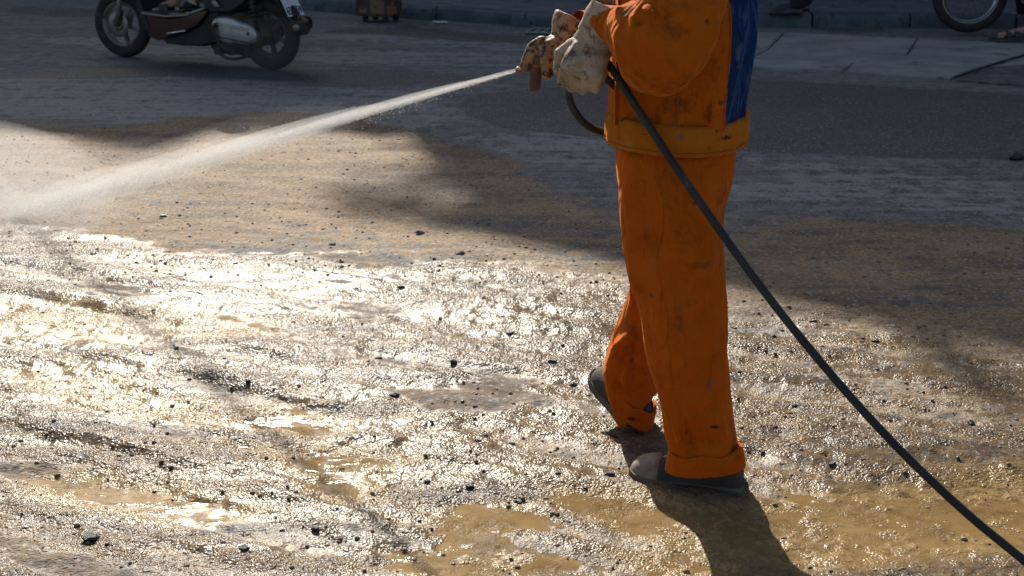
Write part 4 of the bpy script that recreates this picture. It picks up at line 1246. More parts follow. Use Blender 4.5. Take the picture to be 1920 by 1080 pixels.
# right hand, farther: laid over the gun, one finger stretched along the barrel, the others closed round it towards the viewer
def right_glove():
    pts = lambda *q: [Vector(p) for p in q]
    sh = []
    w0, w1, w2, w3 = pts((0.151, 3.615, 1.107), (0.121, 3.6, 1.087), (0.091, 3.595, 1.077), (0.067, 3.595, 1.074))
    d = (w3 - w0).normalized()
    sh.append(loft([ering(w0, Vector((.4, 0, .9)).normalized() * .030, Vector((0, 1, 0)) * .040, 18, 2.3), ering(w1, Vector((.3, 0, .95)).normalized() * .031, Vector((0, 1, 0)) * .043, 18, 2.3),
                    ering(w2, Vector((.2, 0, .97)).normalized() * .027, Vector((0, 1, 0)) * .042, 18, 2.3), ering(w3, Vector((.2, 0, .97)).normalized() * .020, Vector((0, 1, 0)) * .034, 18, 2.3)]))
    def chain(r, *q):
        q = pts(*q)
        for i in range(len(q) - 1):
            sh.append(capsule(q[i], q[i + 1], r * (1 - .05 * i), r * (1 - .05 * (i + 1))))
    chain(.0185, (0.075, 3.59, 1.086), (0.053, 3.585, 1.073), (0.039, 3.59, 1.04), (0.035, 3.592, 1.028))     # stretched finger, knuckle up
    chain(.0165, (0.084, 3.565, 1.068), (0.085, 3.548, 1.041), (0.088, 3.556, 1.013), (0.094, 3.585, 1.012))
    chain(.0165, (0.122, 3.565, 1.07), (0.123, 3.545, 1.041), (0.125, 3.553, 1.01), (0.129, 3.585, 1.009))
    chain(.0155, (0.153, 3.565, 1.07), (0.155, 3.548, 1.038), (0.157, 3.556, 1.003), (0.16, 3.585, 1.002))
    chain(.0165, (0.095, 3.625, 1.068), (0.071, 3.635, 1.048), (0.054, 3.628, 1.03))                      # thumb on the far side
    o = fuse('glove', sh, .0046, M_glove2, worker, 2)
    crease(o, [], .0030, 16, (1, 1, 1), 13)
    c0, c1 = Vector((0.126, 3.605, 1.092)), Vector((0.153, 3.615, 1.141))
    cd = (c1 - c0).normalized()
    ux = Vector((0, 1, 0)); ux = (ux - cd * ux.dot(cd)).normalized(); uz = cd.cross(ux)
    rings = []
    for t, a_ in ((-.10, .036), (.12, .041), (.4, .045), (.7, .049), (1.0, .052)):
        rings.append(ering(c0.lerp(c1, t), ux * a_, uz * a_ * .95, 32, 2.1))
    rings.append([p + (c1 - p).normalized() * .0035 + cd * .001 for p in rings[-1]])
    for t, a_ in ((.7, .045), (.3, .039)):
        rings.append(ering(c0.lerp(c1, t), ux * a_, uz * a_ * .95, 32, 2.1))
    v, f = loft(rings, caps=False)
    g_ = MB().add(v, f).build('gauntlet', M_glove2, o)
    sb = g_.modifiers.new('s', 'SUBSURF'); sb.levels = sb.render_levels = 1
    me = evaluated(g_); g_.data = me; g_.modifiers.clear()
    crease(g_, [], .0034, 12, (1, 1, 1), 15)
right_glove()

# cap and hair, above the picture's edge
hd = J['head']
MB().lathe([(.101, -.01), (.102, .02), (.095, .06), (.07, .092), (.03, .105), (0, .107)], 24, 'Z', tuple(hd + UP * .0)).build('cap', M_blue, worker)
br = MB(); v, f = loft([ering(hd + FW * .09 + UP * -.005, FW * .075, LT * .075, 24), ering(hd + FW * .09 + UP * .004, FW * .075, LT * .075, 24)]); br.add(v, f); br.build('cap_brim', M_blue, worker)
MB().lathe([(.094, -.075), (.099, -.04), (.099, -.008)], 24, 'Z', tuple(hd - FW * .012)).build('hair', M_hair, worker)

# ------------------------------------------------------------------ spray gun, hose and water
gun = empty('spray_gun', (0.054, 3.6, 1.03))
gun_o = Vector(gun.location)
tag(gun, 'small dirty metal spray gun held in the farther brown glove', 'spray gun')
def loc(p): return tuple(Vector(p) - gun_o)
M_brass = plain('dirty_brass', (.20, .13, .075), (.32, .22, .13), .45, 30, .3, 90, metal=.5, dirt=(.06, .04, .03))
M_grip = plain('worn_brown_grip', (.10, .045, .028), (.17, .08, .045), .6, 25, .4, 80, dirt=(.03, .02, .016))
nz = Vector((0.009, 3.6, 1.013))
jd = (Vector((-2.16, 6.10, .03)) - nz).normalized()
MB().tube([loc((0.134, 3.59, 1.043)), loc((0.064, 3.59, 1.031)), loc((0.034, 3.6, 1.02)), loc(nz)], [.010, .009, .0085, .0065], 14).build('barrel', M_brass, gun)
MB().tube([loc((0.02, 3.6, 1.017)), loc((0.012, 3.6, 1.014))], [.0095, .0085], 14).build('nozzle', M_brass, gun)
v, f = loft([ering(loc((0.056, 3.585, 1.041)), (0, 0, .012), (0, .012, 0), 14), ering(loc((0.07, 3.585, 1.046)), (0, 0, .019), (0, .016, 0), 14), ering(loc((0.12, 3.585, 1.054)), (0, 0, .019), (0, .016, 0), 14), ering(loc((0.131, 3.585, 1.054)), (0, 0, .012), (0, .012, 0), 14)])
MB().add(v, f).build('gun_body', M_grip, gun, auto=50)
gr0, gr1 = Vector((0.061, 3.595, 1.034)), Vector((0.057, 3.595, 0.968))
v, f = loft([ering(loc(gr0.lerp(gr1, t)), (.0155, 0, .001), (0, .011, 0), 16, 3.2) for t in (0, .25, .5, .75, .95)] + [ering(loc((0.057, 3.595, 0.965)), (.012, 0, .001), (0, .008, 0), 16, 3)])
MB().add(v, f).build('grip', M_grip, gun, auto=50)

hose = MB()
hp = [(0.129, 3.59, 1.043), (0.158, 3.58, 1.039), (0.167, 3.53, 1.03), (0.137, 3.45, 0.994), (0.149, 3.42, 0.947), (0.189, 3.44, 0.9), (0.252, 3.5, 0.875), (0.298, 3.5, 0.906), (0.273, 3.42, 0.973), (0.227, 3.36, 1.027), (0.192, 3.37, 1.056), (0.209, 3.365, 1.067), (0.228, 3.335, 1.065), (0.3, 3.28, 0.96), (0.372, 3.224, 0.856), (0.445, 3.168, 0.756), (0.518, 3.11, 0.659), (0.592, 3.052, 0.566), (0.668, 2.993, 0.478), (0.744, 2.933, 0.396), (0.822, 2.872, 0.319), (0.901, 2.811, 0.249), (0.98, 2.748, 0.187), (1.061, 2.685, 0.132), (1.134, 2.628, 0.083), (1.215, 2.565, .035), (1.320, 2.496, .013), (2.4, 1.7, .012), (3.4, 1.55, .012), (6.0, 1.9, .012)]
hose.tube(hp, .0094, 16, 10)
tag(hose.build('hose', M_hose), 'black rubber water hose from the gloves down to the lower right', 'hose')

# the jet: fine water droplets in the air, thinning and spreading away from the nozzle
M_drop = Mat('water_droplets')
tl = M_drop.node('BsdfTranslucent'); tl.inputs[0].default_value = (.95, .95, .95, 1)
M_drop.set(Base_Color=(.9, .9, .9), Roughness=.25, Specular_IOR_Level=.6)
mx = M_drop.node('MixShader'); mx.inputs[0].default_value = .6
M_drop.t.links.new(M_drop.bsdf.outputs[0], mx.inputs[1]); M_drop.t.links.new(tl.outputs[0], mx.inputs[2])
tr = M_drop.node('BsdfTransparent')
mx2 = M_drop.node('MixShader'); mx2.inputs[0].default_value = .38
M_drop.t.links.new(tr.outputs[0], mx2.inputs[1]); M_drop.t.links.new(mx.outputs[0], mx2.inputs[2])
M_drop.t.links.new(mx2.outputs[0], M_drop.out.inputs[0])
JET_END = Vector((-2.20, 6.12, .02))
def droplets(n):
    """positions and sizes of droplets along the jet: a dense core that frays into drifting spray"""
    r_ = np.random.default_rng(3)
    ax = np.array(JET_END - nz); L = np.linalg.norm(ax); ax /= L
    u = np.cross(ax, (0, 0, 1.0)); u /= np.linalg.norm(u); w = np.cross(u, ax)
    t = r_.uniform(0, 1, n) ** .85
    # filaments: droplets gather on wavering threads
    th = r_.integers(0, 26, n)
    ph, rd = r_.uniform(0, 6.28, 26), np.abs(r_.normal(0, .62, 26)) ** 1.0
    ang_ = ph[th] + 1.2 * vn(t * 3.0 + th * 7.1, th * 3.3, seed=4)
    rad_ = rd[th] * (1 + .7 * vn(t * 4.0 + th * 5.7, th * 9.1, seed=5))
    R0 = .0030 + .058 * t ** 1.1
    jit = .0014 + .018 * t ** 1.1
    halo = r_.uniform(0, 1, n) < (.16 + .22 * t)
    jit = np.where(halo, jit * 3.4, jit)
    P = np.array(nz) + ax * (t * L)[:, None] + u * (np.cos(ang_) * rad_ * R0 + r_.normal(0, 1, n) * jit)[:, None] + w * (np.sin(ang_) * rad_ * R0 + r_.normal(0, 1, n) * jit)[:, None]
    P[:, 2] += .03 * (t * (1 - t)) - np.where(halo, np.abs(r_.normal(0, .05, n)) * t, 0)
    s = (.0007 + .0010 * t) * r_.uniform(.6, 1.5, n)
    return P, s, ax, u, w
def droplet_mesh(P, s, ax, u, w, stretch):
    n = len(P)
    oct_ = np.array([(1, 0, 0), (-1, 0, 0), (0, 1, 0), (0, -.5, .87), (0, -.5, -.87)])
    V_ = P[:, None, :] + s[:, None, None] * (oct_[None, :, 0, None] * stretch * ax + oct_[None, :, 1, None] * u + oct_[None, :, 2, None] * w)
    tri = np.array([(0, 2, 3), (0, 3, 4), (0, 4, 2), (1, 3, 2), (1, 4, 3), (1, 2, 4)])
    F_ = (tri[None] + 5 * np.arange(n)[:, None, None]).reshape(-1, 3)
    me = bpy.data.meshes.new('water_spray')
    V_ = V_.reshape(-1, 3)
    V_[:, 2] = np.maximum(V_[:, 2], .004)
    me.vertices.add(len(V_)); me.vertices.foreach_set('co', V_.ravel())
    me.loops.add(len(F_) * 3); me.loops.foreach_set('vertex_index', F_.ravel().astype(np.int32))
    me.polygons.add(len(F_)); me.polygons.foreach_set('loop_start', np.arange(0, len(F_) * 3, 3, dtype=np.int32)); me.polygons.foreach_set('loop_total', np.full(len(F_), 3, dtype=np.int32))
    me.update(calc_edges=True)
    return me
P_, s_d, ax_, u_, w_ = droplets(20000)
r_ = np.random.default_rng(9)
n2 = 16000                                             # splash where the jet strikes
th = r_.uniform(0, 6.28, n2); rr2 = np.abs(r_.normal(0, .34, n2))
Q_ = np.stack([JET_END.x + .02 + rr2 * np.cos(th) * 1.15, JET_END.y - .02 + rr2 * np.sin(th) * .75, np.abs(r_.normal(0, .085, n2)) * np.exp(-rr2 * 1.2) + .005], 1)
P_ = np.concatenate([P_, Q_]); s_d = np.concatenate([s_d, .0011 * r_.uniform(.6, 1.5, n2)])
spray = link('water_spray', droplet_mesh(P_, s_d, ax_, u_, w_, 1.7), M_drop.m, smooth=True)
tag(spray, 'white jet of water spraying from the gun across the road', 'water spray', kind='stuff')
def cloud_mat(dens, col=(.94, .97, 1.0), aniso=.58):
    m = Mat('spray_mist')
    m.t.nodes.remove(m.bsdf)
    pv = m.node('VolumePrincipled')
    pv.inputs['Density'].default_value = dens
    pv.inputs['Color'].default_value = (*col, 1)
    pv.inputs['Anisotropy'].default_value = aniso
    m.t.links.new(pv.outputs[0], m.out.inputs['Volume'])
    return m.m
def blob(name, mat, cen, size, rot, parent=None):
    mb = MB().lathe([(.0001, -1)] + [(math.cos(t), math.sin(t)) for t in np.linspace(-1.5, 1.5, 13)] + [(.0001, 1)], 28, 'X')
    mb.move(Matrix.Translation(cen) @ rot @ Matrix.Diagonal((*size, 1)))
    o = mb.build(name, mat, parent)
    import bmesh
    bm = bmesh.new(); bm.from_mesh(o.data)
    bmesh.ops.recalc_face_normals(bm, faces=bm.faces)
    bm.to_mesh(o.data); bm.free()
    return o
# finest part of the spray: even clouds, thin at their rims
jq = (JET_END - nz).to_track_quat('X', 'Z').to_matrix().to_4x4()
JL = (JET_END - nz).length
for t0, t1, rd_, od in ((-.02, .16, .008, 1.0), (.04, .36, .016, .95), (.16, .58, .032, .75), (.34, .80, .052, .55), (.56, 1.02, .074, .50), (.70, 1.0, .036, .45), (.20, .75, .10, .07), (.5, 1.05, .17, .09)):
    c_ = nz.lerp(JET_END, (t0 + t1) / 2) + UP * (.03 * (t0 + t1) / 2 * (1 - (t0 + t1) / 2))
    blob('spray_cloud', cloud_mat(.32 * od / (2 * rd_)), c_, ((t1 - t0) * JL / 2, rd_, rd_), jq, spray)
mi = blob('mist', cloud_mat(.30), (-2.38, 6.00, .17), (.85, .52, .28), Matrix.Rotation(R(-38), 4, 'Z'))
tag(mi, 'soft white mist where the water jet strikes the road', 'mist', kind='stuff')
blob('mist_core', cloud_mat(.55), (-2.50, 5.95, .12), (.55, .32, .16), Matrix.Rotation(R(-38), 4, 'Z'), mi)
mi = blob('mist', cloud_mat(.30, (.80, .72, .64), .2), (-1.74, 10.28, .17), (.42, .30, .26), Matrix())
tag(mi, 'brownish spray thrown up by the rear wheel of the scooter', 'mist', kind='stuff')

# ------------------------------------------------------------------ two-wheelers
M_tyre = plain('tyre_rubber', (.014, .013, .013), (.030, .027, .024), .8, 10, .5, 60, dirt=(.07, .055, .042), dirt_at=.52)
M_rim = plain('dusty_rim', (.20, .185, .165), (.28, .26, .235), .5, 9, .2, 60, metal=.3, dirt=(.13, .10, .075), dirt_at=.5)
M_rimd = plain('muddy_rim', (.075, .058, .045), (.11, .088, .068), .75, 9, .4, 60, dirt=(.035, .028, .022), dirt_at=.5)
M_blackp = plain('black_plastic', (.010, .010, .011), (.020, .020, .021), .5, 8, .2, 60, dirt=(.05, .042, .036), dirt_at=.6)
M_red = plain('dark_red_paint', (.020, .004, .005), (.034, .006, .007), .28, 5, .05, 40, dirt=(.045, .030, .025), dirt_at=.62, coat=.6)
M_steel = plain('dull_aluminium', (.42, .42, .42), (.52, .52, .52), .38, 12, .15, 80, metal=.75, dirt=(.16, .14, .12), dirt_at=.6)
M_fork = plain('fork_grey', (.24, .22, .20), (.32, .30, .27), .4, 10, .1, 60, metal=.5)
M_seat = plain('black_vinyl', (.015, .015, .015), (.025, .025, .025), .6, 12, .3, 80)
M_plate = plain('plate_white', (.74, .77, .80), (.80, .83, .85), .5, 6, .1, 60)
M_ink = plain('plate_black', (.01, .01, .012), (.02, .02, .022), .5)
M_rust = plain('rusty_mud', (.05, .034, .024), (.09, .060, .040), .9, 18, .6, 60)
M_lens = Mat('lamp_lens').set(Base_Color=(.5, .06, .03), Roughness=.15).m
M_chrome = plain('chrome', (.55, .55, .57), (.65, .65, .66), .2, 6, .05, 50, metal=1.0)

def wheel(name, c, r, w, rim_r, parent, rim_mat, spokes='cast', steer=0.0):
    h_ = w / 2
    wo = empty(name, c)
    wo.parent = parent
    wo.rotation_euler = (0, 0, steer)
    t = r - rim_r
    prof = [(rim_r - .006, -h_ * .62), (rim_r + t * .25, -h_ * .92), (rim_r + t * .55, -h_), (rim_r + t * .85, -h_ * .72), (r - .002, -h_ * .3), (r, 0), (r - .002, h_ * .3), (rim_r + t * .85, h_ * .72), (rim_r + t * .55, h_), (rim_r + t * .25, h_ * .92), (rim_r - .006, h_ * .62)]
    MB().lathe(prof, 56).build('tyre', M_tyre, wo)
    rm = MB().lathe([(rim_r + .004, -h_ * .66), (rim_r - .012, -h_ * .66), (rim_r - .018, -h_ * .45), (rim_r - .030, -h_ * .2), (rim_r - .030, h_ * .2), (rim_r - .018, h_ * .45), (rim_r - .012, h_ * .66), (rim_r + .004, h_ * .66)], 56)
    if spokes == 'cast':
        for k in range(6):
            a = math.pi / 3 * k + .3
            d = Vector((math.cos(a), 0, math.sin(a))); e = Vector((-math.sin(a), 0, math.cos(a)))
            v, f = loft([ering(d * q, e * ww, Vector((0, .014, 0)), 8, 3) for q, ww in ((.03, .026), (.09, .018), (rim_r - .026, .022))])
            rm.add(v, f)
        rm.lathe([(.001, -.05), (.035, -.05), (.045, -.02), (.045, .02), (.035, .05), (.001, .05)], 20)
    rim = rm.build('rim', rim_mat, wo, auto=40)
    if spokes == 'wire':
        hub = MB().lathe([(.001, -.06), (.03, -.06), (.055, -.045), (.055, .045), (.03, .06), (.001, .06)], 24)
        hub.build('hub', M_fork, wo)
        sp = MB()
        for k in range(36):
            a = 2 * math.pi * k / 36
            b = a + (.55 if k % 2 else -.55)
            y0 = .038 if k % 4 < 2 else -.038
            sp.tube([(.052 * math.cos(b), y0, .052 * math.sin(b)), ((rim_r - .026) * math.cos(a), 0, (rim_r - .026) * math.sin(a))], .0016, 5)
        sp.build('spokes', M_fork, wo)
    return wo
def arc_fender(c, r, w, a0, a1, thick=.004, n=18):
    """mudguard: curved strip round a wheel in XZ, angles from +X"""
    rings = []
    for k in range(n + 1):
        a = a0 + (a1 - a0) * k / n
        d = Vector((math.cos(a), 0, math.sin(a)))
        C = Vector(c)
        ring = []
        for q, s in ((1, 1), (.35, .99), (0, .975)):
            ring.append(C + d * (r * (1 - .10 * q * q)) + Vector((0, -w / 2 * q, 0)))
        for q in (.35, 1):
            ring.append(C + d * (r * (1 - .10 * q * q)) + Vector((0, w / 2 * q, 0)))
        ring += [p - d * thick for p in reversed(ring)]
        rings.append(ring)
    return loft(rings)

rear_c, front_c = Vector((*(-1.784, 10.582), 0)), Vector((*(-3.05, 11.276), 0))
dv = front_c - rear_c
WB = dv.length
sc = empty('scooter', rear_c, math.atan2(dv.y, dv.x))
tag(sc, 'dark red scooter with muddy wheels riding past on the shaded road', 'scooter')
RW = .262
zg = .0
wheel('wheel', (0, 0, RW + zg), RW, .098, .172, sc, M_rimd)
wheel('wheel', (WB, 0, RW + zg), RW, .088, .176, sc, M_rim, steer=R(6))
MB().lathe([(.055, .052), (.10, .052), (.10, .056), (.055, .056)], 32, 'Y', (WB, 0, RW)).build('brake_disc', M_fork, sc)
for s in (-1, 1):
    MB().tube([(WB, .072 * s, RW), (WB - .05, .072 * s, RW + .17), (WB - .115, .072 * s, RW + .45)], [.020, .021, .017], 14).build('fork_leg', M_fork, sc)
MB().lathe([(.001, -.085), (.016, -.085), (.016, .085), (.001, .085)], 12, 'Y', (WB, 0, RW)).build('front_axle', M_iron, sc)
MB().box((WB - .03, .055, RW + .075), (.05, .035, .08), bev=.008).build('brake_caliper', M_iron, sc)
v, f = arc_fender((WB, 0, RW), RW + .03, .115, R(38), R(178))
MB().add(v, f).build('front_fender', M_red, sc, auto=50)
MB().prism([(WB - .20, .98), (WB - .15, .90), (WB - .24, .62), (WB - .33, .36), (WB - .40, .22), (WB - .44, .24), (WB - .36, .46), (WB - .28, .72), (WB - .25, .98)], -.17, .17, .03).build('leg_shield', M_blackp, sc, auto=40)
# floor tunnel and side panels (dark red) rising to the tail
MB().prism([(WB - .39, .20), (WB - .34, .33), (WB - .37, .37), (WB - .60, .355), (WB - .80, .375), (WB - .96, .43), (WB - 1.02, .43), (WB - .90, .31), (WB - .74, .245), (WB - .58, .195), (WB - .48, .175)], -.15, .165, .02).build('side_panel', M_red, sc, auto=40)
MB().prism([(WB - .36, .372), (WB - .36, .388), (WB - .60, .374), (WB - .80, .394), (WB - .98, .452), (WB - .98, .438), (WB - .80, .378), (WB - .60, .358)], -.165, .18, .006).build('floor_board', M_fork, sc, auto=40)
MB().prism([(WB - .50, .185), (WB - .60, .20), (WB - .76, .25), (WB - .92, .32), (WB - 1.0, .45), (WB - 1.06, .45), (WB - 1.06, .20), (WB - .92, .155), (WB - .70, .145), (WB - .54, .15)], -.12, .13, .02).build('under_cover', M_blackp, sc, auto=40)
MB().tube([(WB - .60, .168, .235), (WB - .78, .168, .268)], [.010, .008], 10).build('trim_strip', M_chrome, sc)
MB().prism([(.46, .40), (.60, .55), (.60, .70), (.30, .76), (-.05, .80), (-.34, .86), (-.38, .80), (-.18, .66), (.02, .56), (.12, .46), (.26, .40)], -.15, .15, .04).build('tail_body', M_blackp, sc, auto=40)
v, f = loft([ering((x_, 0, z_), (0, w_, 0), (0, 0, .045), 16, 2.8) for x_, z_, w_ in ((.62, .72, .09), (.55, .76, .12), (.3, .79, .14), (0, .83, .13), (-.25, .87, .11), (-.32, .87, .08))])
MB().add(v, f).build('seat', M_seat, sc)
# engine and drive cover on the left side
cv = []
for k, (e, yy) in enumerate(((0.012, .10), (0, .112), (0, .150), (.010, .162), (.03, .167))):
    ring = []
    for i in range(36):
        a = 2 * math.pi * i / 36
        ca, sa = math.cos(a), math.sin(a)
        hx, hz = .205 - e, (.098 if ca > 0 else .082) - e
        px_ = .215 + hx * ca * (abs(ca) ** 2.8 + abs(sa) ** 2.8) ** (-1 / 2.8)
        pz_ = .285 + (px_ - .215) * .10 + hz * sa * (abs(ca) ** 2.8 + abs(sa) ** 2.8) ** (-1 / 2.8)
        ring.append((px_, yy, pz_))
    cv.append(ring)
v, f = loft(cv)
ec = MB().add(v, f).build('drive_cover', M_steel, sc, auto=35)
MB().box((.215, .168, .322), (.30, .010, .022), Matrix.Rotation(-.10, 3, 'Y'), .004).build('cover_rib', M_steel, ec, smooth=False)
MB().box((.20, .168, .225), (.36, .012, .008), Matrix.Rotation(-.10, 3, 'Y'), .002).build('cover_seam', M_blackp, ec, smooth=False)
MB().lathe([(.001, .172), (.012, .172), (.014, .165)], 10, 'Y', (.07, 0, .28)).build('cover_bolt', M_iron, ec)
MB().tube([(.36, .175, .335), (.375, .185, .31), (.365, .185, .25), (.32, .18, .18), (.22, .18, .14)], [.017, .014, .011, .010, .012], 10, 4).build('kick_lever', M_blackp, sc)
MB().prism([(.50, .22), (.54, .30), (.48, .42), (.20, .44), (0, .36), (-.06, .26), (.02, .18), (.22, .15), (.42, .155)], -.13, .105, .03).build('engine_case', M_rust, sc, auto=40)
eng = MB()
for k in range(7):
    eng.box((.50 - .055 * k + random.uniform(-.01, .01), .05 * math.sin(k * 2.1), .15 - .02 * (k % 3)), (.06, .12, .05 + .02 * (k % 2)), bev=.01)
eng.build('engine_sump', M_rust, sc, auto=40)
MB().tube([(.44, -.08, .15), (.40, -.1, .09), (.30, -.1, .075), (.26, .1, .075), (.38, .1, .09), (.43, .08, .15)], .012, 10, 4).build('centre_stand', M_blackp, sc)
MB().tube([(.40, -.15, .2), (.2, -.17, .25), (-.1, -.18, .32), (-.22, -.18, .34)], [.02, .05, .06, .05], 16).build('exhaust', M_blackp, sc)
# rear shock with its coil
MB().tube([(.02, .125, RW + .03), (.075, .13, .66)], .016, 12).build('shock_absorber', M_blackp, sc)
coil = [(.03 + .05 * t + .028 * math.cos(t * 2 * math.pi * 8), .127 + .028 * math.sin(t * 2 * math.pi * 8), RW + .11 + .24 * t) for t in np.linspace(0, 1, 90)]
MB().tube(coil, .0055, 6).build('shock_spring', M_rust, sc)
v, f = arc_fender((0, 0, RW), RW + .045, .13, R(40), R(150))
MB().add(v, f).build('rear_fender', M_blackp, sc, auto=50)
# tail guard behind the wheel carrying the plate
MB().prism([(-.02, .72), (-.08, .62), (-.15, .50), (-.22, .395), (-.27, .385), (-.315, .365), (-.33, .31), (-.305, .275), (-.265, .28), (-.245, .35), (-.20, .41), (-.13, .50), (-.02, .62)], -.07, .07, .02).build('mud_flap', M_blackp, sc, auto=40)
MB().lathe([(.001, .085), (.022, .085), (.026, .072), (.026, .068)], 16, 'Y', (-.295, 0, .335)).build('reflector', M_fork, sc)
pt = Matrix.Translation((-.215, 0, .472)) @ Matrix.Rotation(R(28), 4, 'Y') @ Matrix.Rotation(R(-90), 4, 'Z') @ Matrix.Rotation(R(90), 4, 'X')
PS = .19
pbm = MB().box((0, 0, 0), (PS, .14, .003), bev=.001)
pbm.move(pt)
plate = pbm.build('number_plate', M_plate, sc, smooth=False)
def text(name, s, size, M, mat, parent, ex=.0012):
    cu = bpy.data.curves.new(name, 'FONT')
    cu.body = s; cu.size = size; cu.align_x = 'CENTER'; cu.align_y = 'CENTER'; cu.extrude = ex
    cu.offset = size * .018
    t_ = bpy.data.objects.new(name + '_tmp', cu)
    COL.objects.link(t_)
    me = evaluated(t_)
    bpy.data.objects.remove(t_)
    me.transform(M)
    me.name = name
    me.materials.clear()
    return link(name, me, mat, parent, smooth=False)
sx_ = Matrix.Diagonal((.74, 1, 1, 1))
text('plate_digits', '65', .082, pt @ Matrix.Translation((-.058, -.031, .0025)) @ sx_, M_ink, plate)
text('plate_digits', '59', .082, pt @ Matrix.Translation((.058, -.031, .0025)) @ sx_, M_ink, plate)
dm = MB().box((-.008, -.052, .0025), (.016, .013, .002)).box((.018, -.055, .0025), (.008, .008, .002)).box((.032, .006, .0025), (.016, .006, .002))
dm.move(pt); dm.build('plate_marks', M_ink, plate, smooth=False)
# pale foot pegs, handlebar, lamp, mirrors
for x_, z_, l_ in ((.60, .50, .13), (.36, .485, .07)):
    v, f = loft([ering((x_ + q * l_ / 2, .165 + .01 * (1 - abs(q)), z_ + q * l_ * .28), (0, .014 * (1.05 - q * q), 0), (0, 0, .022 * (1.05 - q * q)), 12) for q in (-1, -.6, 0, .6, 1)])
    MB().add(v, f).build('foot_peg', plain('peg_beige', (.34, .29, .22), (.42, .36, .28), .5), sc)
MB().tube([(WB - .20, -.34, 1.05), (WB - .17, -.12, 1.03), (WB - .16, .12, 1.03), (WB - .20, .34, 1.05)], .015, 12, 4).build('handlebar', M_blackp, sc)
v, f = loft([ering((x_, 0, z_), (0, w_, 0), (0, 0, hh_), 20, 2.3) for x_, z_, w_, hh_ in ((WB - .26, 1.02, .08, .06), (WB - .15, 1.02, .12, .09), (WB - .05, 1.0, .11, .09), (WB, .99, .07, .06))])
MB().add(v, f).build('headlight_cowl', M_red, sc)
MB().lathe([(.001, .02), (.05, .012), (.06, 0), (.05, -.01), (.001, -.01)], 20, 'X', (WB - .01, 0, .99)).build('headlight', M_chrome, sc)
for s in (-1, 1):
    MB().tube([(WB - .19, .2 * s, 1.05), (WB - .20, .24 * s, 1.16), (WB - .20, .27 * s, 1.2)], .006, 8).build('mirror_stalk', M_blackp, sc)
    MB().lathe([(.001, .012), (.05, .01), (.055, 0), (.001, -.004)], 20, 'X', (WB - .20, .28 * s, 1.23)).build('mirror', M_blackp, sc)
MB().box((-.36, 0, .80), (.05, .18, .07), bev=.02).build('tail_lamp', M_lens, sc)

# clothes for the people at the back
M_dtrous = plain('dark_trousers', (.010, .010, .013), (.020, .020, .025), .9, 12, .3, 120)
M_dshirt = plain('dark_shirt', (.03, .035, .05), (.05, .055, .07), .9, 12, .3, 120)
M_sandal = plain('dark_sandal', (.016, .018, .022), (.035, .038, .044), .65, 20, .3, 80)
M_leath = plain('black_leather', (.008, .008, .009), (.018, .018, .02), .3, 20, .2, 90)
def dress(p, J_, leg_r=.078, shirt=M_dshirt, trous=M_dtrous, cut=.92):
    g = {k: Vector(v) for k, v in J_.items()}
    shp = [loft([ering(g['pelvis'] + UP * .14, (.15, 0, 0), (0, .15, 0), 20), ering(g['pelvis'], (.165, 0, 0), (0, .165, 0), 20), ering(g['pelvis'] - UP * .10, (.13, 0, 0), (0, .13, 0), 20)])]
    for s in 'LR':
        k, a, hq = g['knee' + s], g['ankle' + s], g['hip' + s]
        e = k.lerp(a, cut)
        shp.append(tube([hq + (hq - k) * .1, hq.lerp(k, .5), k, k.lerp(e, .5), e], [leg_r * 1.35, leg_r * 1.25, leg_r * 1.05, leg_r * .95, leg_r * .85], 18, 3))
    t = fuse('trousers', shp, .012, trous, p, 3)
    crease(t, [], .008, 9, (1, 1, .6), 4)
    shp = [loft([ering(g['pelvis'] + UP * .02, (.17, 0, 0), (0, .17, 0), 20), ering(g['pelvis'].lerp(g['chest'], .6), (.17, 0, 0), (0, .16, 0), 20), ering(g['chest'] + UP * .06, (.16, 0, 0), (0, .15, 0), 20), ering(g['neck'] - UP * .03, (.08, 0, 0), (0, .08, 0), 20)])]
    for s in 'LR':
        shp.append(tube([g['chest'].lerp(g['shoulder' + s], .5), g['shoulder' + s], g['elbow' + s], g['elbow' + s].lerp(g['wrist' + s], .8)], [.08, .085, .065, .05], 16, 3))
    fuse('shirt', shp, .014, shirt, p, 3)
    MB().lathe([(.092, -.06), (.098, -.01), (.096, .04), (.07, .085), (.001, .098)], 20, 'Z', tuple(g['head'])).build('hair', M_hair, p)
def sandal(p, heel, toe, strap=True):
    heel, toe = Vector(heel), Vector(toe)
    d = (toe - heel).normalized(); sd = UP.cross(d).normalized()
    L_ = (toe - heel).length
    rings = [[heel + d * L_ * t - sd * w_ , heel + d * L_ * t + sd * w_, heel + d * L_ * t + sd * w_ + UP * .022, heel + d * L_ * t - sd * w_ + UP * .022] for t, w_ in ((-.02, .025), (.05, .036), (.3, .036), (.65, .048), (.9, .042), (1.02, .02))]
    v, f = loft(rings)
    so = MB().add(v, f).build('sandal', M_sandal, p, auto=40)
    for t0, hh, ww in ((.52, .062, .046), (.68, .052, .048)):
        st_ = []
        for a in np.linspace(0, math.pi, 9):
            c_ = heel + d * (L_ * t0) + sd * (ww * math.cos(a)) + UP * (.018 + hh * math.sin(a))
            st_.append([c_ - d * .022, c_ + d * .022, c_ + d * .022 + UP * .004, c_ - d * .022 + UP * .004])
        v, f = loft(st_)
        MB().add(v, f).build('strap', M_sandal, so, auto=40)
    # toes belong to the foot
    for k in range(5):
        b_ = heel + d * (L_ * (.80 - .03 * k)) + sd * (.034 - .017 * k) + UP * .032
        v, f = capsule(b_, b_ + d * (.045 - .006 * k) - UP * .004, .012 - .0012 * k, .011 - .0014 * k, 10)
        yield v, f

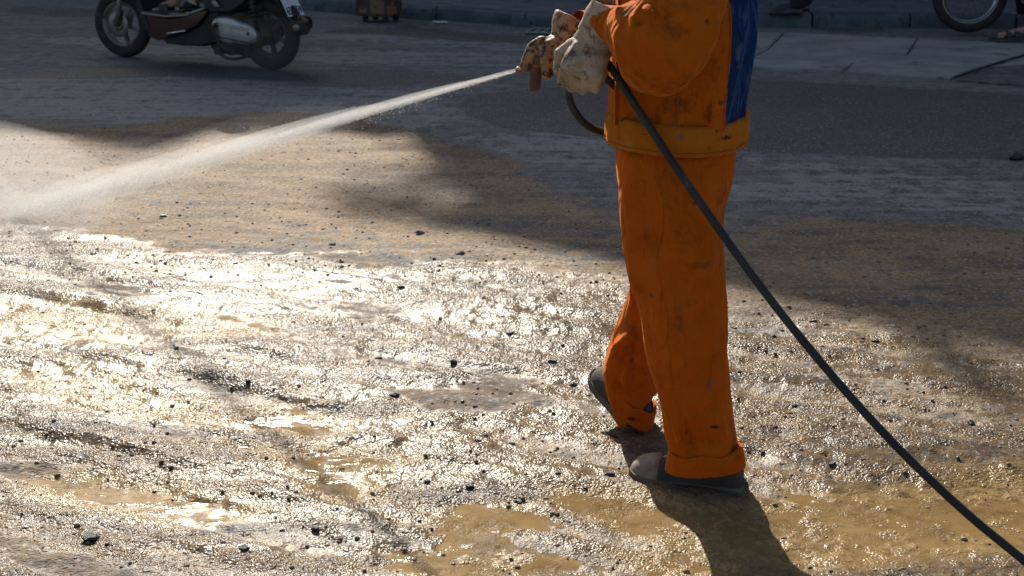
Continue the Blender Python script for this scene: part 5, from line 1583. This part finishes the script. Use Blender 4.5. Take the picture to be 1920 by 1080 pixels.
def figure(name_label, base, face_dir, feet, pose=None, h_=1.64, shod=False):
    """standing person from foot positions; feet = {'L': (heel, toe), 'R': (heel, toe)}"""
    fd = Vector(face_dir).normalized(); lt = UP.cross(fd)
    b = Vector(base)
    pel_ = b + UP * (h_ * .53)
    J_ = dict(pelvis=pel_, chest=pel_ + UP * h_ * .21, neck=pel_ + UP * h_ * .31, head=pel_ + UP * h_ * .42 + fd * .02, face=pel_ + UP * h_ * .4 + fd * .3)
    for s, q in (('L', 1), ('R', -1)):
        heel, toe = Vector(feet[s][0]), Vector(feet[s][1])
        ank = heel.lerp(toe, .18) + UP * .085
        J_['hip' + s] = pel_ + lt * .085 * q - UP * .05
        J_['ankle' + s] = ank
        J_['knee' + s] = (J_['hip' + s] + ank) / 2 + fd * .04
        J_['toe' + s] = heel.lerp(toe, .86) + UP * .035
        J_['shoulder' + s] = J_['chest'] + lt * .17 * q + UP * .06
        J_['elbow' + s] = J_['shoulder' + s] - UP * .27 + lt * .04 * q - fd * .03
        J_['wrist' + s] = J_['elbow' + s] - UP * .22 + fd * .06
        J_['hand' + s] = J_['wrist' + s] - UP * .09 + fd * .02
    if pose:
        J_.update({k: Vector(v) for k, v in pose.items()})
    p = body('person', J_, shod=shod)
    tag(p, name_label, 'person')
    return p, J_
def add_toes(p, gens):
    mb = MB()
    for g_ in gens:
        for v, f in g_:
            mb.add(v, f)
    t = mb.build('toes_tmp', M_skin)
    bm_ = [o for o in (p, t)]
    # toes become part of the body's own mesh
    k = MB()
    for o in bm_:
        k.add([tuple(vv.co) for vv in o.data.vertices], [tuple(pp.vertices) for pp in o.data.polygons])
    me = bpy.data.meshes.new('person')
    me.from_pydata(k.v, [], k.f)
    me.update()
    me.materials.append(M_skin)
    me.polygons.foreach_set('use_smooth', np.ones(len(me.polygons), dtype=bool))
    p.data = me
    bpy.data.objects.remove(t)

# rider: seated, feet on the floor board
SM = Matrix.Translation(rear_c) @ Matrix.Rotation(math.atan2(dv.y, dv.x), 4, 'Z')
def sp_(x_, y_, z_): return SM @ Vector((x_, y_, z_))
rj = dict(pelvis=sp_(.32, 0, .93), chest=sp_(.36, 0, 1.24), neck=sp_(.40, 0, 1.42), head=sp_(.44, 0, 1.60), face=sp_(.8, 0, 1.57))
for s, q in (('L', 1), ('R', -1)):
    rj.update({'hip' + s: sp_(.38, .09 * q, .90), 'knee' + s: sp_(.80, .14 * q, .83), 'ankle' + s: sp_(.74, .135 * q, .475), 'toe' + s: sp_(.93, .14 * q, .43),
               'shoulder' + s: sp_(.38, .18 * q, 1.30), 'elbow' + s: sp_(.58, .24 * q, 1.12), 'wrist' + s: sp_(WB - .30, .30 * q, 1.07), 'hand' + s: sp_(WB - .22, .32 * q, 1.07)})
rider = body('person', rj)
tag(rider, 'rider in dark clothes and sandals seated on the passing scooter', 'person')
dress(rider, rj, .07, cut=.80)
add_toes(rider, [sandal(rider, sp_(.70, .135 * q, .394), sp_(.965, .14 * q, .382)) for q in (1, -1)])

# motorbike at the right edge, wire-spoked front wheel on the gutter
mc = Vector((*(4.02, 12.687), .022))
mb_ = empty('motorbike', mc, R(180 - 8))
tag(mb_, 'parked motorbike with a wire-spoked front wheel at the right edge of the gutter', 'motorbike')
wheel('wheel', (0, 0, .325), .325, .078, .245, mb_, M_chrome, 'wire', steer=R(4))
wheel('wheel', (-1.22, 0, .325), .325, .085, .245, mb_, M_chrome, 'wire')
for s in (-1, 1):
    MB().tube([(0, .075 * s, .325), (-.10, .075 * s, .60), (-.19, .075 * s, .84)], [.022, .024, .018], 12).build('fork_leg', M_fork, mb_)
v, f = arc_fender((0, 0, .325), .355, .10, R(20), R(165))
MB().add(v, f).build('front_fender', M_red, mb_, auto=50)
MB().prism([(-.18, .90), (-.26, .92), (-.62, .50), (-.90, .55), (-1.5, .78), (-1.5, .72), (-.92, .44), (-.60, .36), (-.45, .36), (-.28, .62)], -.09, .09, .02).build('frame_cover', M_red, mb_, auto=40)
MB().prism([(-.42, .40), (-.62, .44), (-.82, .40), (-.84, .26), (-.64, .22), (-.46, .26)], -.13, .13, .03).build('engine', M_steel, mb_, auto=40)
v, f = loft([ering((x_, 0, z_), (0, w_, 0), (0, 0, .05), 16, 2.6) for x_, z_, w_ in ((-.70, .74, .09), (-.80, .78, .12), (-1.2, .80, .12), (-1.45, .82, .09))])
MB().add(v, f).build('seat', M_seat, mb_)
MB().tube([(-.26, -.33, 1.0), (-.22, -.1, .97), (-.22, .1, .97), (-.26, .33, 1.0)], .014, 10, 4).build('handlebar', M_blackp, mb_)
MB().tube([(-.55, -.15, .25), (-.9, -.17, .26), (-1.35, -.17, .36)], [.02, .035, .045], 14).build('exhaust', M_chrome, mb_)
MB().tube([(-.70, .10, .26), (-.74, .20, .02)], .012, 8).build('side_stand', M_iron, mb_)

# man in sandals beside it
h1, t1 = Vector((*(4.538, 12.312), .02)), Vector((*(4.061, 12.168), .02))
h2, t2 = Vector((*(4.777, 13.334), .02)), Vector((*(4.527, 13.463), .02))
man, mj = figure('man in dark trousers and strapped dark sandals at the right edge', (h1.x * .5 + h2.x * .5 + .02, h1.y * .5 + h2.y * .5, .0), (-1, -.05, 0), {'L': (h1, t1), 'R': (h2, t2)})
dress(man, mj, .085, cut=.90)
add_toes(man, [sandal(man, h1, t1), sandal(man, h2, t2)])
# man in black leather shoes on the pavement
h1, t1 = Vector((*(2.682, 13.264), .118)), Vector((*(2.376, 13.309), .118))
h2 = h1 + Vector((.12, .32, 0)); t2 = h2 + (t1 - h1)
gent, gj = figure('person in black trousers and polished black shoe standing on the pavement', ((h1.x + h2.x) / 2 + .0, (h1.y + h2.y) / 2, .12), (-1, 0, 0), {'L': (h1, t1), 'R': (h2, t2)}, shod=True)
dress(gent, gj, .088, cut=1.06)
for a_, b_ in ((h1, t1), (h2, t2)):
    shoe('shoe', a_, b_, gent, M_leath, w=.047, hgt=.082, sole_mat=M_leath)

# ------------------------------------------------------------------ painted box cart by the kerb
m = Mat('flaking_paint')
c = m.coord()
n1 = m.noise(c, 6, 5, .6, .6)
col = m.mix(m.step(n1, .46, .50), (.060, .045, .036), (.26, .12, .05))
col = m.mix(m.step(m.noise(m.mapping(c, loc=(3, 1, 0)), 7, 4, .6), .56, .60), col, (.03, .05, .055))
col = m.mix(m.step(m.noise(m.mapping(c, loc=(7, 2, 5)), 6, 4, .6), .62, .65), col, (.25, .34, .46))
col = m.mix(m.step(n1, .42, .36), col, (.045, .038, .034))
m.set(Base_Color=col, Roughness=.6, Normal=m.bump(n1, .4, .004))
M_flake = m.m
cc = Vector((*(-1.267, 13.772), 0))
ct = empty('box_cart', cc, R(-24))
tag(ct, 'rusty box cart with flaking orange and blue paint standing by the kerb', 'cart')
MB().box((0, 0, .50), (.34, .30, .86), bev=.012).build('box', M_flake, ct, smooth=False)
MB().box((-.0, -.155, .075), (.35, .02, .03), bev=.004).build('bottom_rail', M_rust, ct, smooth=False)
for sx in (-.155, .155):
    MB().box((sx, -.153, .50), (.022, .016, .82), bev=.003).build('corner_strip', M_rust, ct, smooth=False)
MB().tube([(-.14, .17, .93), (-.14, .26, 1.0), (.14, .26, 1.0), (.14, .17, .93)], .012, 8, 4).build('handle', M_iron, ct)
for sx in (-.10, .12):
    for sy in (-.10, .10):
        w_ = MB().lathe([(.001, -.014), (.026, -.014), (.03, -.008), (.03, .008), (.026, .014), (.001, .014)], 18, 'Y', (sx, sy, .031))
        ca_ = w_.build('caster_wheel', M_tyre, ct, auto=40)
        MB().box((sx, sy, .055), (.03, .036, .034), bev=.004).build('caster_bracket', M_iron, ca_, smooth=False)
# pale cup by the cart, paper scrap further on
M_white = plain('white_plastic', (.50, .52, .53), (.62, .63, .63), .45, 12, .2, 60, dirt=(.2, .19, .17), dirt_at=.6)
cup = MB().lathe([(.001, .0), (.026, .0), (.034, .075), (.036, .078), (.034, .08), (.030, .074), (.023, .005), (.001, .004)], 22, 'Z')
cup.move(Matrix.Translation((*(-1.41, 13.772), .006)) @ Matrix.Rotation(R(14), 4, 'Y'))
tag(cup.build('paper_cup', M_white), 'small white cup tipped against the foot of the box cart', 'cup')
v, f = [], []
n = 9
for i in range(n):
    for j in range(5):
        v.append((-.075 + .15 * i / (n - 1), -.035 + .07 * j / 4 + .012 * math.sin(i * 1.3), .012 + .018 * abs(math.sin(i * 1.9 + j)) * (.4 + .6 * math.sin(math.pi * j / 4))))
f = [(i * 5 + j, (i + 1) * 5 + j, (i + 1) * 5 + j + 1, i * 5 + j + 1) for i in range(n - 1) for j in range(4)]
lt_ = MB().add(v, f)
lt_.move(Matrix.Translation((*(-0.676, 13.594), -.004)) @ Matrix.Rotation(R(-12), 4, 'Z'))
lo = lt_.build('paper_scrap', M_white)
sd = lo.modifiers.new('t', 'SOLIDIFY'); sd.thickness = .002
tag(lo, 'crumpled white paper scrap lying in the gutter near the kerb', 'litter')

# ------------------------------------------------------------------ dark food cart on the pavement, its underside at the picture's top edge
fc = Vector((*(1.444, 15.057), .117))
fo = empty('food_cart', fc, R(-6))
tag(fo, 'dark food cart on small casters standing deep on the pavement', 'cart')
M_dk = plain('black_sheet_metal', (.006, .006, .007), (.014, .014, .015), .6, 4, .2, 30)
MB().box((.05, .45, .47), (2.15, .9, .74), bev=.02).build('body', M_dk, fo, smooth=False)
MB().box((.05, .45, .86), (2.25, 1.0, .04), bev=.01).build('counter', M_steel, fo, smooth=False)
MB().box((.05, .45, .075), (2.15, .9, .05), bev=.01).build('bottom_tray', M_dk, fo, smooth=False)
for sx in (-1.30, .95):
    w_ = MB().lathe([(.001, -.016), (.038, -.016), (.045, -.008), (.045, .008), (.038, .016), (.001, .016)], 20, 'Y', (sx if sx > 0 else -.98, .02, .046))
    w_.build('caster_wheel', M_tyre, fo, auto=40)
for sx in (-.95, 1.05):
    for sy in (.05, .85):
        MB().tube([(sx, sy, .88), (sx, sy, 2.0)], .018, 10).build('post', M_iron, fo)
aw = MB()
v = []
for i in range(25):
    t = i / 24
    v += [(-1.15 + 2.4 * t, -.25, 1.92 + .012 * (i % 2)), (-1.15 + 2.4 * t, 1.15, 2.15 + .012 * (i % 2)), (-1.15 + 2.4 * t, -.25, 1.90 + .012 * (i % 2)), (-1.15 + 2.4 * t, 1.15, 2.13 + .012 * (i % 2))]
f = []
for i in range(24):
    a, b = 4 * i, 4 * i + 4
    f += [(a, b, b + 1, a + 1), (a + 2, a + 3, b + 3, b + 2), (a, a + 2, b + 2, b), (a + 1, b + 1, b + 3, a + 3)]
aw.add(v, f).build('awning', plain('green_canvas', (.04, .09, .07), (.06, .12, .09), .9), fo, smooth=False)

# ------------------------------------------------------------------ stones
M_stone_d = plain('dark_wet_stone', (.020, .021, .024), (.045, .046, .050), .38, 20, .5, 60)
M_stone_g = plain('grey_stone', (.12, .115, .105), (.21, .20, .18), .8, 20, .5, 60)
M_stone_b = plain('brown_stone', (.15, .10, .062), (.24, .165, .105), .85, 20, .5, 60)
def stone_mesh(seed, n=1):
    me = bpy.data.meshes.new('stone')
    import bmesh
    bm = bmesh.new()
    bmesh.ops.create_icosphere(bm, subdivisions=n, radius=1)
    r_ = random.Random(seed)
    off = [r_.uniform(0, 50) for _ in range(3)]
    for vv in bm.verts:
        k = 1 + .45 * float(vn(np.array([vv.co.x * 1.1 + off[0]]), np.array([vv.co.y * 1.1 + off[1]]), np.array([vv.co.z * 1.1 + off[2]]), seed)[0])
        vv.co = Vector((vv.co.x * k, vv.co.y * k * r_.uniform(.72, .82), vv.co.z * k * .52))
    bm.to_mesh(me); bm.free()
    return me
proto = [stone_mesh(s, 2) for s in range(6)]
def stone(px, py, size, mat, label, group=None, k=0, rz=0.0):
    me = proto[k % 6].copy()
    me.materials.append(mat)
    o = bpy.data.objects.new('stone', me)
    COL.objects.link(o)
    o.scale = (size, size, size)
    o.rotation_euler = (random.uniform(-.2, .2), random.uniform(-.2, .2), rz)
    o.location = (px, py, ground_z(px, py) + size * .16)
    tag(o, label, 'stone', group)
    return o
stone(*(-0.981, 3.001), .0215, M_stone_d, 'largest black stone, lying on the wet mud at the lower left', k=0, rz=-.3)
stone(*(-0.614, 2.936), .0125, M_stone_d, 'black stone at the bottom edge, right of the largest black one', k=1)
stone(*(0.251, 3.36), .0135, M_stone_d, 'dark stone just in front of the toe of the near shoe', k=2)
stone(*(-0.347, 3.922), .0155, M_stone_d, 'dark stone on the brown dry patch left of the worker', k=3)
stone(*(-0.404, 4.951), .013, M_stone_d, 'single dark stone on the smooth damp strip left of the worker', k=4)
stone(*(0.122, 4.201), .014, M_stone_d, 'dark stone to the left of the farther shoe, higher of two', k=5)
stone(*(0.184, 4.018), .014, M_stone_d, 'dark stone nearest to the farther shoe', k=0, rz=1)
stone(*(-0.007, 4.484), .0135, M_stone_d, 'flat dark stone on damp ground left of the trouser knee', k=1, rz=.4)
stone(*(1.186, 4.393), .012, M_stone_d, 'darker of two stones close together right of the hose', k=2)
stone(*(1.307, 4.848), .011, M_stone_b, 'reddish brown stone in the shade right of the trousers', k=3)
stone(*(1.025, 4.596), .012, M_stone_d, 'dark stone right beside the hose near the shade edge', k=4)
stone(*(1.061, 4.567), .010, M_stone_g, 'pale stone beside a darker one next to the hose', k=5)
stone(*(0.858, 4.425), .011, M_stone_d, 'dark stone on wet ground between trousers and hose', k=0, rz=2)
stone(*(1.284, 3.694), .012, M_stone_d, 'dark stone at the right, by the dark streak', k=1, rz=2)
stone(*(-0.386, 5.781), .020, M_stone_g, 'flat pale stone in the sunlit dirt below the shade edge', k=2, rz=.2)
stone(*(-0.734, 5.587), .018, M_stone_g, 'pale round stone in the dirt band, left one', k=3)
stone(*(-0.207, 5.428), .018, M_stone_g, 'pale stone in the dirt band above the wet strip', k=4, rz=.5)
stone(*(-1.548, 6.12), .016, M_stone_d, 'dark stone in the dirt just below the drifting spray', k=5)
stone(*(-0.185, 4.22), .013, M_stone_d, 'low dark stone above the brown dry patch', k=0, rz=.7)
stone(*(-0.423, 4.245), .012, M_stone_d, 'dark stone at the upper left rim of the brown dry patch', k=1, rz=.9)
stone(*(2.658, 7.39), .05, M_stone_d, 'black lump of asphalt at the right edge of the shaded road', k=2, rz=.5)
for (px, py, sz, mt_) in ((*(1.208, 4.361), .010, M_stone_b), (*(1.32, 4.435), .009, M_stone_g), (*(-0.99, 4.29), .009, M_stone_d), (*(-0.791, 3.996), .010, M_stone_d), (*(-1.099, 4.341), .010, M_stone_d), (*(-0.108, 3.296), .011, M_stone_d), (*(0.013, 3.215), .010, M_stone_d), (*(-0.218, 3.334), .009, M_stone_d), (*(-0.093, 3.585), .010, M_stone_d), (*(-0.003, 3.577), .010, M_stone_d), (*(-0.561, 3.888), .010, M_stone_d), (*(-0.665, 5.321), .011, M_stone_d), (*(-0.749, 5.176), .010, M_stone_g), (*(0.545, 4.435), .010, M_stone_d), (*(0.817, 3.825), .010, M_stone_d), (*(0.836, 3.416), .010, M_stone_d), (*(0.94, 3.592), .009, M_stone_d), (*(-1.069, 5.284), .011, M_stone_d), (*(-1.674, 5.475), .012, M_stone_d), (*(-0.467, 3.05), .010, M_stone_d)):
    stone(px, py, sz, mt_, 'one of the small pebbles scattered loose on the muddy ground', 'small loose pebbles on the muddy ground', random.randrange(6), random.uniform(0, 6))

# loose gravel: thousands of bits, one object per colour
def gravel(name, label, n_try, mat, smin, smax, seed, dark=False):
    r_ = np.random.default_rng(seed)
    px = r_.uniform(-3.4, 3.4, n_try); py = 2.5 + 8.5 * r_.uniform(0, 1, n_try) ** 1.5
    ii = np.clip(np.searchsorted(gx, px), 0, nx - 1); jj = np.clip(np.searchsorted(gy, py), 0, ny - 1)
    fl = jj * nx + ii
    clump = fbm(px * 1.7, py * 1.7, seed=seed, o=3) * .5 + .5
    keep = r_.uniform(0, 1, n_try) < np.clip((.38 + .75 * dirt[fl] * (1 - .55 * wet[fl])) * clump ** 2 * 2.2 * (1 - .35 * pond[fl]), 0, 1)
    keep &= np.abs(px) < py * .40 + .15
    px, py, fl = px[keep], py[keep], fl[keep]
    base = []
    for k in range(5):
        me = stone_mesh(100 + k + seed, 1)
        base.append((np.array([tuple(q.co) for q in me.vertices]), np.array([tuple(p.vertices) for p in me.polygons])))
    vs, fs, off = [], [], 0
    sz = smin + (smax - smin) * r_.uniform(0, 1, len(px)) ** 3.2
    for i in range(len(px)):
        bv, bf = base[i % 5]
        a = r_.uniform(0, 6.28)
        ca, sa = math.cos(a), math.sin(a)
        q = bv * sz[i]
        q = np.stack([q[:, 0] * ca - q[:, 1] * sa + px[i], q[:, 0] * sa + q[:, 1] * ca + py[i], q[:, 2] + max(h[fl[i]], -.003 if pond[fl[i]] > .3 else -1) + sz[i] * .12], 1)
        vs.append(q); fs.append(bf + off); off += len(bv)
    V_, F_ = np.concatenate(vs), np.concatenate(fs)
    me = bpy.data.meshes.new(name)
    me.vertices.add(len(V_)); me.vertices.foreach_set('co', V_.ravel())
    me.loops.add(len(F_) * 3); me.loops.foreach_set('vertex_index', F_.ravel().astype(np.int32))
    me.polygons.add(len(F_)); me.polygons.foreach_set('loop_start', np.arange(0, len(F_) * 3, 3, dtype=np.int32)); me.polygons.foreach_set('loop_total', np.full(len(F_), 3, dtype=np.int32))
    me.update(calc_edges=True)
    o = link(name, me, mat, smooth=False)
    return tag(o, label, 'gravel', kind='stuff')
gravel('gravel', 'loose brown grit and small stones on the dirt', 14000, M_stone_b, .0025, .010, 5)
gravel('gravel', 'loose grey grit strewn over the road', 9000, M_stone_g, .0022, .009, 6)
gravel('gravel', 'dark chips of asphalt strewn over the mud', 3200, M_stone_d, .0020, .0075, 8)
